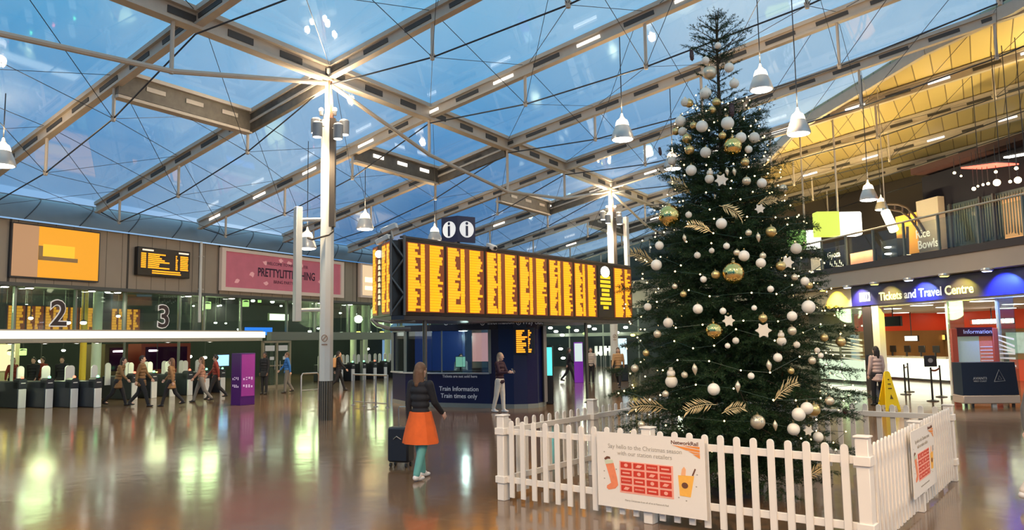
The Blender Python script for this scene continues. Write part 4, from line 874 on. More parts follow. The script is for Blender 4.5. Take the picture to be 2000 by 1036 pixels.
struct('wall_hall_inner', MB().slab([RS(RB-.2, 0, -.5), RS(RB-.2, 0, -HD), RS(RB-.2, 3.1, -HD), RS(RB-.2, 3.1, -.5)], .1, DR), M_red)
struct('wall_hall_end', MB().slab([RS(RB, 0, 0), RS(RB, 0, -HD), RS(RB, 3.1, -HD), RS(RB, 3.1, 0)], .2, DR), M_grey)
struct('wall_hall_near', MB().slab([RS(RA, 0, 0), RS(RA, 0, -HD), RS(RA, 3.1, -HD), RS(RA, 3.1, 0)], .2, -DR), M_grey)
# orange timber lower panelling of the back wall
struct('trim_23', rslab(MB(), RA, RB, .9, 2.2, -HD+.06, .05), mat('amber_wood_panel', (.30, .15, .05), .4, var=.2, bscale=1.2))
# front: columns, dark panel, glass
for x, w_, lab, m_ in ((1712, .19, 'wide white pillar at the ticket hall front', M_paint), (1847, .045, 'thin white post at the ticket hall front beside the queue signs', M_paint), (1946, .05, 'thin white post at the ticket hall front behind the navy stand', M_paint)):
    s = rpx(x, 650, 0); t2 = thing('hall_pillar', lab, 'pillar', tuple(RS(s, 0, -.1)), -RAZW); MB().box((0, 0, 1.55), (w_*1.2, w_*2, 3.1)).build('shaft', m_, t2); MB().box((0, 0, .04), (w_*1.2+.03, w_*2+.03, .08)).build('base_plate', M_steel, t2)
s0, s1, _, _ = rrect(1686, 1703, 620, 640, 0)
struct('wall_hall_pier', rslab(MB(), s0, s1, 0, 3.1, .02, .5), mat('dark_brown_pier', (.05, .035, .03), .4, var=.1))
wn_ = 30
gx = [rpx(x, 650, 0) for x in (1580, 1640, 1686)]
M_etch = mat('frosted_stripe', (.75, .78, .68), .5, emit=(.8, .85, .7), es=.12)
def hall_glass(sa, sb, n):
    a, b = min(sa, sb), max(sa, sb)
    g = struct('window_%d' % n, rslab(MB(), a+.03, b-.03, .1, 3.05, 0, .02), M_glass)
    e = MB()
    for k in range(7):
        z_ = 1.05+k*.13; pts = [RS(a+.08, z_+.10*sin(k), .012), RS(b-.08, z_+.10, .012), RS(b-.08, z_+.135, .012), RS(a+.08, z_+.06+.10*sin(k), .012)]; e.slab(pts, .004, NR)
    e2 = e.build('frosted_stripes', M_etch, g)
hall_glass(rpx(1580, 650), rpx(1640, 650), 31); hall_glass(rpx(1640, 650), rpx(1686, 650), 32); hall_glass(rpx(1851, 650), rpx(1885, 650), 33); hall_glass(rpx(1946, 650), rpx(1985, 650), 34)
# round ceiling lamps
M_rl = glow('hall_ceiling_lamp', (1.0, .98, .82), 5)
for k, (x, y) in enumerate(((1905, 588), (1741, 603), (1759, 611), (1848, 600), (1866, 611), (1965, 602), (1783, 617), (1670, 620), (1674, 626), (1980, 594), (1866, 621), (1722, 597))):
    p = flo(x, y, 3.01)
    v = p-RW0; off = v.dot(NR)
    if off > -.4: p = p - NR*(off+.6)
    if off < -HD+.4: p = p + NR*(-HD+.6-off)
    t2 = thing('ceiling_lamp', 'round white ceiling lamp in the ticket hall, %s counted from the ceiling front' % ORD[k], 'lamp', tuple(p), 0, 'round lamps in the ticket hall')
    MB().lathe([(0, -.03), (.34, -.02), (.36, .0)], 20).build('lens', M_rl, t2); MB().lathe([(.36, -.01), (.40, -.01), (.40, .01)], 20).build('trim_ring', M_steel, t2)
for s in (-7, -2, 3, 8, 14, 20): light('hall_lamp', 'AREA', RS(s, 2.95, -4), 62, (1, .93, .60), aim=(0, 0, -1), size=2.2)
# counters
M_cnt = glow('counter_glow', (.98, 1.0, .74), 2.0); M_top = mat('counter_top', (.5, .45, .36), .3, var=.05)
for sa, sb, lab in ((rpx(1850, 720, -5.5), rpx(1770, 720, -5.5), 'long glowing pale counter in ticket hall, right of the wide pillar'), (rpx(1765, 720, -5.5), rpx(1722, 720, -5.5), 'short glowing counter in the ticket hall, behind woman in pale coat'), (rpx(1683, 720, -2.2), min(rpx(1590, 720, -2.2), RB-.5), 'glowing counter seen left of the dark pier, behind tree')):
    off = -2.2 if 'tree' in lab else -5.5; t2 = thing('ticket_counter', lab, 'counter', tuple(RS((sa+sb)/2, 0, off)))
    rslab(MB(), sa, sb, .1, .98, off, .7).build('lit_front', M_cnt, t2, world=True); rslab(MB(), sa-.05, sb+.05, .98, 1.05, off+.06, .8).build('counter_top', M_top, t2, world=True); rslab(MB(), sa, sb, 0, .1, off-.04, .6).build('plinth', M_dark, t2, world=True)
    t3 = MB(); n_ = max(2, int((sb-sa)/1.0))
for k in range(4):
    s = rpx(1745+k*28, 690, -5.9); t2 = thing('computer_monitor', 'dark monitor on the ticket counter, %s from the wide pillar' % ORD[k], 'monitor', tuple(RS(s, 1.05, -5.9)), -RAZW+radians(90)); MB().box((0, 0, .32), (.42, .04, .30)).build('screen', M_black, t2, bevel=.01); MB().box((0, .05, .09), (.06, .06, .18)).build('stand', M_dark, t2)
# hanging screen, lit signs on the back wall
def r_box(name, lab, cat, x0, x1, y0, y1, off, m_, th=.08, frame_=None, group=None):
    s0, s1, z0, z1 = rrect(x0, x1, y0, y1, off); t2 = thing(name, lab, cat, tuple(RS((s0+s1)/2, z0, off)), 0, group)
    if name in ('shop_screen', 'shop_counter', 'shop_sign', 'wall_panel'): rslab(MB(), s0-.03, s1+.03, 4.48, z0-.03, off-.01, th).build('plinth', frame_ or M_dark, t2, world=True)
    if name in ('hanging_screen', 'lit_sign'): MB().tube(RS((s0+s1)/2, z1, off-.04), RS((s0+s1)/2, 3.02, off-.04), .02).build('hanger', M_dark, t2, world=True)
    rslab(MB(), s0-.03, s1+.03, z0-.03, z1+.03, off-.01, th).build('housing', frame_ or M_dark, t2, world=True); rslab(MB(), s0, s1, z0, z1, off, .011).build('lit_panel', m_, t2, world=True); return t2, s0, s1, z0, z1
r_box('hanging_screen', 'dark screen hanging from the ticket hall ceiling by the wide pillar', 'screen', 1728, 1757, 620, 636, -1.0, M_black)
r_box('lit_sign', 'small white lit sign over the orange counter back', 'sign', 1767, 1791, 657, 666, -6.2, glow('sign_warm_white', (1, .95, .8), 2.5))
r_box('lit_sign', 'bright warm strip lamp over the counter, beside the thin post', 'sign', 1819, 1845, 655, 664, -8.8, glow('strip_orange', (1, .5, .08), 2.2))
t2, *_ = r_box('lit_sign', 'white glowing lettering sign across the red wall, far right', 'sign', 1895, 1978, 624, 633, -6.5, M_red, .06); s0, s1, z0, z1 = rrect(1895, 1978, 624, 633, -6.4)
q = MB(); a = s0
rg = random.Random(8)
while a < s1-.1:
    w_ = rg.uniform(.08, .22); rslab(q, a, a+w_, z0+.02, z1, -6.42, .03); a += w_+.07
q.build('glowing_letters', M_lampwhite, t2, world=True)
r_box('display_case', 'white lit glass display case at the far right of the hall', 'display case', 1966, 2010, 650, 690, -3.5, mat('case_white', (.5, .6, .55), .3, emit=(.7, 1, .85), es=.35, var=.5, bscale=6), .5, M_steel)
# orange lit recess
r_box('wall_recess', 'amber lit recess in the timber wall behind the counter', 'recess', 1815, 1842, 664, 690, -8.85, glow('amber_recess', (.75, .32, .05), .5), .05)
# queue posts with signs
M_qs = mat('queue_sign_black', (.02, .02, .02), .35, var=.1)
def qpost(x, y, lab, sign=True):
    p = flo(x, y); t2 = thing('queue_post', lab, 'queue post', tuple(p), radians(-10), 'black queue posts of the ticket hall')
    MB().lathe([(.17, 0), (.17, .02), (.03, .05), (.025, .98), (.035, 1.0), (.0, 1.02)], 16).build('post', M_qs, t2)
    if sign: MB().box((0, -.02, 1.2), (.36, .02, .34)).build('sign_card', M_qs, t2, bevel=.01); MB().lathe([(0, -.004), (.07, -.004), (.07, .004), (0, .004)], 16, Matrix.Translation((0, -.035, 1.22)) @ Matrix.Rotation(pi/2, 4, 'X')).build('sign_print', mat('grey_print', (.3, .3, .3), .5), t2)
    return p
a = qpost(1707, 776, 'black queue post with sign card, left of the woman in pale coat'); b = qpost(1822, 784, 'black queue post with sign card, in the middle of the hall front')
c_ = qpost(1769, 771, 'plain black queue post just right of the woman in pale coat', False); d_ = qpost(1839, 776, 'plain black queue post by the thin white post', False); e_ = qpost(1776, 766, 'plain black queue post, farther of two right of the pale coat', False)
for u, v, lab in ((b, d_, 'black queue belt between the sign post and thin white post'), (c_, e_, 'black queue belt right of the woman in pale coat')):
    t2 = thing('queue_belt', lab, 'queue belt', tuple(u+Z*.88)); pts = [u.lerp(v, k/6)+Z*(.93-.05*sin(pi*k/6)) for k in range(7)]; m = MB()
    for p0, p1 in zip(pts, pts[1:]): m.bar(p0, p1, .01, .06)
    m.build('belt', M_qs, t2, world=True)
# navy stand with triangle emblem and red information frame
P = flo(1938, 797); th = -.10
o = thing('exhibition_stand', 'navy counter stand with triangle emblem on a beige base', 'stand', tuple(P), th)
MB().prism([(-.72, .34), (.72, .34), (.66, 1.22), (-.72, 1.22)], .55, Matrix.Identity(4)).build('front_panel', mat('dark_navy_cloth', (.006, .014, .035), .35, var=.1), o)
MB().box((0, .3, .22), (1.46, .66, .22)).build('base_tray', mat('beige_base', (.55, .42, .33), .4, var=.05), o, bevel=.02)
for x in (-.62, -.45, .1, .6): MB().box((x, .1, .055), (.05 if x != .1 else .12, .08, .11)).build('foot', M_dark if x != .1 else M_paint, o)
m = MB(); tr = [(.10, -.008, .70), (.24, -.008, 1.02), (.38, -.008, .72), (.10, -.008, .70)]; m.path(tr, .010, 5); m.path([(.20, -.008, .76), (.24, -.008, .86), (.30, -.008, .76), (.20, -.008, .76)], .006, 5); m.build('triangle_emblem', mat('grey_line_print', (.25, .25, .27), .5), o)
text('AVANTI', .10, mat('pale_print', (.45, .45, .47), .5), o, P+Vector((-.28, 0, 0))+azv(th)*0+Vector((0, -.012, .79)), (cos(th), sin(th), 0)); text('WEST COAST', .055, mat('pale_print', (.45,)*3), o, P+Vector((-.28, -.012, .715)), (cos(th), sin(th), 0))
P = flo(1918, 788); o = thing('information_stand', 'red freestanding poster stand with Information header behind the navy stand', 'stand', tuple(P), -.08)
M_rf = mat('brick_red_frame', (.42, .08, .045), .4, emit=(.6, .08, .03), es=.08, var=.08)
for x in (-.66, .50): MB().box((x, 0, 1.08), (.17, .12, 2.16)).build('upright', M_rf, o, bevel=.01)
MB().box((-.08, 0, 2.06), (1.0, .10, .26)).build('header', mat('maroon_header', (.07, .01, .02), .4, var=.05), o)
text('Information', .17, M_wt, o, P+Vector((-.02, -.08, 2.06)), (cos(-.08), sin(-.08), 0))
MB().box((-.26, .02, 1.45), (.62, .03, 1.0)).build('poster', mat('pale_green_poster', (.45, .52, .40), .5, emit=(.5, .6, .45), es=.2, var=.06), o); MB().box((.24, .02, 1.45), (.36, .03, 1.0)).build('striped_panel', mat('orange_striped', (.7, .22, .12), .5, emit=(.8, .2, .1), es=.15, var=.2), o)
m = MB()
for k in range(6): m.box((.24, .0, 1.12+.1*k), (.34, .012, .022), Matrix.Rotation(.0, 4, 'X'))
m.build('stripes', M_etch, o)
# wet floor sign
P = flo(1737, 801); o = thing('wet_floor_sign', 'tall yellow folding wet floor sign beyond the fence', 'floor sign', tuple(P), radians(12))
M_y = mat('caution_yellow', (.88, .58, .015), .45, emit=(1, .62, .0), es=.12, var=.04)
for sg, nm in ((-1, 'front_leaf'), (1, 'back_leaf')):
    M_ = Matrix.Translation((0, sg*.17, 0)) @ Matrix.Rotation(radians(9.5)*sg, 4, 'X'); MB().prism([(-.23, 0), (-.15, 0), (-.12, .12), (.12, .12), (.15, 0), (.23, 0), (.085, 1.0), (.05, 1.04), (-.05, 1.04), (-.085, 1.0)], .02, M_).build(nm, M_y, o)
m = MB(); M_ = Matrix.Translation((0, -.17, 0)) @ Matrix.Rotation(radians(-9.5), 4, 'X')
for z_, w_ in ((.82, .05), (.70, .09), (.58, .11)): m.box((0, -.006, z_), (w_, .006, .03), M_)
m.prism([(-.05, .30), (.05, .30), (0, .42)], -.006, M_); m.build('black_print', mat('caution_print', (.12, .07, .01), .5), o)
# ---- upper level
BS = -5.0
M_slate = mat('dark_slate_wall', (.008, .008, .016), .8, var=.15, spec=.15); M_greyw = mat('grey_render_wall', (.30, .26, .23), .6, var=.05)
s0 = rpx(1805, 420, BS); zt0 = RW(1804, 346, BS).z; zt1 = RW(2000, 297, BS).z
struct('wall_upper_shops', rslab(MB(), RA, s0, 4.48, (zt0+zt1)/2+.1, BS, .3), M_slate)
struct('ceiling_upper_soffit', MB().slab([RS(RA, zt0+.1, BS+.5), RS(s0, zt0+.1, BS+.5), RS(s0, zt0+.1, BS-3), RS(RA, zt0+.1, BS-3)], .25, Z), mat('plum_soffit', (.03, .006, .008), .6, var=.1))
s2 = rpx(1849, 430, BS); struct('wall_upper_grey', rslab(MB(), s2, s0, 4.48, RW(1825, 389, BS).z, BS+.35, .3), M_greyw)
def roof_z(p):
    v = (p-RT).xy; 
    M2 = Matrix(((E1.x, EB.x), (E1.y, EB.y))).inverted(); t, u = M2 @ v; return RP(t, u).z
# lantern signs
# red lit ceiling light and white tube
zc_ = zt0+.08
for (x0, y0, x1, y1), nm, lab, mm in (((1898, 329, 1968, 320), 'ceiling_lamp', 'red glowing rectangular ceiling lamp over the upper level shops', glow('red_lamp', (1, .10, .06), 4)), ((1965, 308, 2010, 300), 'ceiling_lamp', 'long white tube lamp at the top right over the upper shops', M_lampwhite)):
    a, b = RW(x0, y0, BS+.9), RW(x1, y1, BS+.9)
    t2 = thing(nm, lab, 'lamp', tuple((a+b)/2)); w_ = (a-b).length
    mmm = MB(); mmm.bar(a, b, .9 if 'red' in lab else .2, .05); mmm.build('lens', mm, t2, world=True); mmm = MB(); mmm.bar(a+Z*.05, b+Z*.05, 1.0 if 'red' in lab else .3, .05); mmm.build('trim_frame', M_dark, t2, world=True)
    for q_ in (a.lerp(b, .2), a.lerp(b, .8)): MB().tube(q_+Z*.05, Vector((q_.x, q_.y, roof_z(q_))), .015).build('hanger', M_dark, t2, world=True)
# shop front with hanging slats, bulbs and amber interior
s3 = rpx(2003, 430, BS); s4 = rpx(1853, 430, BS)
o = thing('glazed_shop', 'dark glazed upper shop front with hanging slats and amber interior', 'shop front', tuple(RS(s4, 4.5, BS+.1)))
rslab(MB(), s3-2, s4, 4.5, 7.2, BS+.03, .05).build('back_panel', mat('shop_teal_dark', (.02, .035, .04), .3, var=.2), o, world=True)
sa = rpx(1999, 420, BS); sb = rpx(1962, 420, BS); rslab(MB(), sa-1.5, sb, 5.4, 7.0, BS+.05, .03).build('lit_interior', glow('amber_interior', (1, .45, .14), .85), o, world=True)
m = MB(); k = 0
for s in np.arange(s3-2, s4-.5, .13): m.slab([RS(s, 5.6+.1*sin(s*9), BS+.12), RS(s+.05, 5.6, BS+.12), RS(s+.05, 7.1, BS+.12), RS(s, 7.1, BS+.12)], .02, -NR)
m.build('slat_curtain', mat('slat_dark', (.05, .06, .05), .5, var=.2), o, world=True)
for s in (s3-1, s3+1.2, s4-.3, (s3+s4)/2): rslab(MB(), s-.04, s+.04, 4.5, 7.2, BS+.2, .1).build('mullion', M_dark, o, world=True)
for k, (x, y, r) in enumerate(((1864, 338, .07), (1877, 344, .05), (1947, 357, .16), (1930, 359, .07), (1920, 361, .06), (1902, 369, .09), (1988, 352, .15), (1973, 355, .07), (1910, 364, .05), (1945, 336, .07), (1985, 329, .08))):
    p = RW(x, y, BS+1.0); t2 = thing('shop_bulb', 'warm glowing bulb over the dark upper shop front, %s in the string' % ORD[k], 'bulb', tuple(p), 0, 'bulbs over the upper shop front')
    MB().ball((0, 0, 0), r*.75).build('glass_bulb', glow('bulb_warm', (1, .78, .38), 14), t2); MB().tube((0, 0, r*.6), (0, 0, max(.2, zc_-p.z)), .012, n=6).build('flex', M_dark, t2)
light('shop_lamp', 'POINT', RS(s3+1, 6.4, BS+1.2), 40, (1, .6, .3), .1)
# orange wall, gyoza sign, pink screen
t2, s0_, s1_, z0_, z1_ = r_box('wall_panel', 'glowing orange wall panel behind the upper stair rail', 'panel', 1751, 1799, 418, 497, -5.6, mat('orange_wall', (.85, .36, .05), .5, emit=(1, .40, .05), es=.5, var=.05), .1)
t2, s0_, s1_, z0_, z1_ = r_box('shop_sign', 'dark upper shop sign reading Gyoza in white', 'sign', 1606, 1651, 484, 528, -4.0, M_slate, .1)
text('Gyoza', .42, M_sl, t2, RW(1628, 498, -3.96), -DR, bold=.004)
m = MB()
for k in range(9): rslab(m, s0_+.15+.13*k, s0_+.22+.13*k, z0_+.12+.08*(k % 3), z0_+.2+.12*(k % 3), -3.98, .01)
m.build('small_print', M_sl, t2, world=True)
r_box('shop_screen', 'salmon pink glowing screen beside the Gyoza sign', 'screen', 1661, 1708, 492, 520, -4.0, mat('salmon_glow', (.7, .3, .2), .5, emit=(1, .33, .20), es=.7, var=.3, bscale=3), .1)
r_box('shop_screen', 'pale flickering menu screen left of the Gyoza sign', 'screen', 1584, 1602, 503, 530, -4.0, mat('menu_glow', (.5, .4, .3), .5, emit=(1, .75, .5), es=.5, var=.6, bscale=9), .1)
t2, s0_, s1_, z0_, z1_ = r_box('shop_counter', 'black upper level counter with two white dishes of light', 'counter', 1722, 1752, 470, 505, -3.6, M_black, .5)
m = MB()
for z_ in (.25, .62): m.ball(RS((s0_+s1_)/2, z0_+(z1_-z0_)*z_, -3.55), .16, sc=(1, 1, .25))
m.build('lamp_dish', M_lampwhite, t2, world=True)
t2 = thing('window_lettering', 'white Rice Bowls lettering on the upper level grey wall', 'lettering', tuple(RW(1812, 460, BS+.4)))
text('Rice', .50, M_sl, t2, RW(1802, 457, BS+.4), -DR, bold=.006); text('Bowls', .50, M_sl, t2, RW(1812, 477, BS+.4), -DR, bold=.006)
# stair rail of dark steel
t2 = thing('stair_rail', 'dark curved stair rail in front of the orange panel', 'stair rail', tuple(RW(1770, 420, -4.6)))
m = MB(); M_sr = mat('dark_brown_steel', (.05, .03, .025), .4, var=.1)
m.path([RW(x, y, -4.6) for x, y in ((1735, 399), (1755, 400), (1772, 406), (1785, 420), (1797, 437), (1806, 452))], .05, 8); m.path([RW(x, y, -4.6) for x, y in ((1740, 410), (1760, 413), (1775, 424), (1790, 444), (1800, 460))], .05, 8)
m.build('rail', M_sr, t2, world=True)
for x, y0, y1 in ((1748, 400, 411), (1763, 402, 415), (1776, 408, 425), (1788, 424, 440)): MB().tube(RW(x, y0, -4.6), RW(x, y1, -4.6), .035).build('baluster', M_sr, t2, world=True)
m = MB(); m.tube(RW(1772, 443, -4.6), RW(1773, 497, -4.6), .06); m.build('newel_post', M_sr, t2, world=True)
def lantern(x, y0, y1, xl, xr, lab, c1_, c2_, off):
    p = RW(x, y1, off); zz = RW(x, y0, off).z-p.z; t2 = thing('lantern_sign', lab, 'sign', tuple(p))
    a = RW(xl, y1, off); b = RW(x, y1, off); c = RW(xr, y1, off); wl = (a-b).length; wr = (b-c).length; ex = Vector((1, 0, 0))
    m = MB(); m.box((-wl*.5, 0, zz/2), (wl, .5, zz)); m.build('green_face', c1_, t2, bevel=.02); m = MB(); m.box((wr*.5+.01, .05, zz/2), (wr, .6, zz*.96)); m.build('white_face', c2_, t2, bevel=.05)
    MB().tube((0.05, 0, zz), (0.05, 0, roof_z(p)-p.z+.02), .04).build('hanger', M_beam, t2)
lantern(1637, 414, 462, 1612, 1663, 'two-faced glowing lantern sign in lime and white, hanging over balcony', glow('lime_glow', (.72, .85, .10), 1.1), glow('lantern_white', (1, 1, .86), 2.2), -.8)
lantern(1572, 450, 487, 1556, 1588, 'green and white lantern sign hanging close beside the christmas tree', glow('leaf_glow', (.35, .75, .15), .9), glow('lantern_white', (1, 1, .86), 2.2), -.8)
p = RW(1738, 430, -1.5); t2 = thing('tube_lamp', 'short slanting glowing tube lamp hanging above the balcony', 'lamp', tuple(p)); a = RW(1729, 414, -1.5)-p; b = RW(1746, 450, -1.5)-p
MB().path([a, b], .17, 12).build('tube', glow('tube_glow', (1, .95, .62), 5), t2); MB().path([a+Z*.02, a+(a-b)*.15], .10, 12).build('end_cap', M_steel, t2); MB().tube(a, a+Z*(roof_z(p)-p.z-a.z+.02), .02).build('hanger', M_beam, t2)
# pendant lamps: aluminium cones
M_alu = mat('spun_aluminium', (.58, .54, .50), .35, .6, var=.05); M_pg_ = glow('pendant_glow', (1, .95, .85), 11); M_pc = mat('frosted_cap', (.8, .75, .7), .3, emit=(1, .82, .6), es=2.2)
def pendant(x, y, w, lab, power=260, D=.62):
    Y = F_PX*D/w; p = at_y(x, y, Y); return pendant_at(p, lab, power, D)
def pendant_at(p, lab, power, D=.62, wc=WARM):
    t2 = thing('pendant_lamp', lab, 'lamp', tuple(p), 0, 'aluminium pendant lamps'); r = D/2
    MB().lathe([(r, 0), (r*1.02, .03), (r*.86, .20), (r*.62, .38), (r*.58, .38), (r*.83, .20), (r*.97, .03), (r*.97, 0)], 24).build('shade', M_alu, t2)
    MB().lathe([(r*.62, .38), (r*.56, .47), (r*.46, .54)], 20).build('frosted_cap', M_pc, t2)
    MB().lathe([(r*.46, .54), (r*.30, .58), (r*.16, .64), (r*.10, .72), (.01, .74)], 16).build('lamp_holder', M_alu, t2)
    MB().lathe([(0, -.05), (r*.5, -.04), (r*.85, -.015), (r*.965, .01)], 24).build('diffuser', M_pg_, t2)
    MB().tube((0, 0, .72), (0, 0, max(1.0, roof_z(p)-p.z)), .014, n=6).build('suspension_cable', M_rod, t2)
    if power:
        light('pendant_light', 'SPOT', p-Z*.08, power, wc, .22, spot=2.6); light('pendant_cap_light', 'POINT', p+Z*.95, power*.10, WARM, .12)
    return t2
for a in ((1216, 273, 45, 'aluminium pendant lamp left of the tree, over the board end', 420), (1560, 262, 46, 'aluminium pendant lamp right of the tree, in front of timber roof', 420), (1487, 176, 46, 'aluminium pendant lamp partly behind the top of the tree', 420), (713, 448, 34, 'aluminium pendant lamp right of the nearest column', 650), (849, 471, 29, 'aluminium pendant lamp just above the departure board', 500), (4, 324, 48, 'aluminium pendant lamp cut by the left picture edge', 420), (1697, 391, 34, 'aluminium pendant lamp over balcony, above the lime lantern sign', 300), (1722, 410, 25, 'smallest aluminium pendant lamp, beside the slanting tube lamp', 200), (600, 486, 36, 'aluminium pendant lamp half hidden behind the bracketed white box', 300), (1314, 330, 36, 'aluminium pendant lamp peeping past the left edge of the tree', 300)):
    pendant(*a)
for k, (x, y) in enumerate(((-2.6, 4.2), (2.2, 2.2), (6.5, 1.5), (-8.5, 3.0), (12.5, 8.5), (-3.0, -4.0), (4.0, -4.5))):
    pendant_at(Vector((x, y, 7.2)), 'aluminium pendant lamp out of view above the photographer, %s of the row' % ORD[k], 680, wc=(1.0, .62, .30))

# uplighters added above the shops and balcony to brighten the boarded roof
for k, (s, pw_) in enumerate(((-9, 60), (-4.5, 120), (0, 330), (4.5, 480), (9, 540), (RB-.6, 540))):
    p = RS(s, zt0+.5 if s < 3 else 4.9, BS-.8 if s < 3 else -2.4); 
    t2 = thing('added_roof_uplighter', 'uplighter trough added to brighten the boarded roof, %s from the near end' % ORD[k], 'uplight', tuple(p), -RAZW, 'added roof uplighters')
    MB().prism([(-.25, 0), (.25, 0), (.32, .16), (-.32, .16)], .18, Matrix.Translation((0, -.09, 0))).build('trough', M_dark, t2); MB().box((0, 0, .165), (.5, .14, .012)).build('lens', glow('added_uplighter_lens', (1, .8, .4), 6), t2); MB().tube((0, 0, 0), (0, 0, -.35), .03).build('stem', M_dark, t2)
    light('added_roof_wash', 'SPOT', p+Z*.22, pw_, (1, .78, .36), .1, aim=(-.1 if s < 3 else .05, .1, 1), spot=2.9)
# ================================================================ PICKET FENCE
M_fence = mat('white_painted_wood', (0.80, 0.74, 0.66), 0.45, var=0.03, bscale=5, bump=0.05)
FL = flo(984, 977); _b = flo(1685, 857, 1.06); FR = Vector((_b.x, _b.y, 0)); FA = math.atan2((FR-FL).x, (FR-FL).y); SA_ = radians(38.0)
FSL = 4.55; FBL = FL + azv(SA_)*FSL; FBR = FR + azv(SA_)*FSL
def fence_post(P, az, lab, h=1.05):
    o = thing('fence_post', lab, 'fence post', tuple(P), -az+pi/2, 'square posts of the white fence')
    MB().box((0, 0, h/2), (.115, .115, h)).build('post_body', M_fence, o, bevel=.006)
    MB().box((0, 0, h+.008), (.14, .14, .018)).build('post_cap', M_fence, o, bevel=.004)
    for z in (.26, .86): MB().box((0, 0, z), (.15, .15, .085)).build('collar', M_fence, o, bevel=.004)
    return o
def fence_panel(A, B, lab, n, out):
    """pickets from A to B; out = +1/-1 side on which the pickets stand"""
    d = (B-A).normalized(); L_ = (B-A).length; a = A + d*.075; L2 = L_-.15; M_ = Matrix.Rotation(math.atan2(d.y, d.x), 4, 'Z')
    o = thing('picket_fence', lab, 'fence', tuple(a), math.atan2(d.y, d.x), 'white picket fence panels')
    for z in (.26, .86): MB().box((L2/2, 0, z), (L2, .03, .075)).build('rail', M_fence, o, bevel=.004)
    prof = [(-.036, .05), (.036, .05)] + [(.036*cos(pi*k/8), .965+.036*sin(pi*k/8)) for k in range(9)]
    me0 = None
    for k in range(n):
        x = L2*(k+.5)/n
        if me0 is None:
            q = MB().prism(prof, .02, Matrix.Translation((0, -.035 if out > 0 else .015, 0))).build('picket', M_fence, o, bevel=.003); me0 = q.data
        else: q = linkmesh('picket', me0, None, o)
        q.location = (x, 0, RNG.uniform(-.004, .004))
    return o
FM = FL.lerp(FR, .485)
fence_post(FL, FA, 'white fence post at the front left corner of the fence'); fence_post(FR, FA, 'white fence post at the front right corner of the fence', 1.07); fence_post(FM, FA, 'white fence post behind the sign board, middle of front side', 1.02)
LMp = FL.lerp(FBL, .47); RMp = FR.lerp(FBR, .5); BMp = FBL.lerp(FBR, .5)
fence_post(LMp, SA_, 'taller white fence post half way along the left side of fence', 1.10); fence_post(FBL, SA_, 'white fence post at the back left corner, behind the tree')
fence_post(RMp, SA_, 'white fence post half way along the right side of fence', 1.0); fence_post(FBR, SA_, 'white fence post at the back right corner of the fence', 1.02); fence_post(BMp, SA_, 'white fence post half way along the back of the fence')
fence_panel(FL, FM, 'front left picket panel, beside the open floor', 11, 1); fence_panel(FM, FR, 'front right picket panel, in front of the tree foot', 12, 1)
fence_panel(FR, RMp, 'near picket panel of the right side, carrying the small sign', 14, 1); fence_panel(RMp, FBR, 'far picket panel of the right side of the fence', 14, 1)
fence_panel(FL, LMp, 'near picket panel of the left side of the fence', 11, -1); fence_panel(LMp, FBL, 'far picket panel of the left side, running behind the tree', 12, -1)
fence_panel(FBL, BMp, 'left picket panel at the back, behind the tree', 12, -1); fence_panel(BMp, FBR, 'right picket panel at the back, below the wet floor sign', 11, -1)
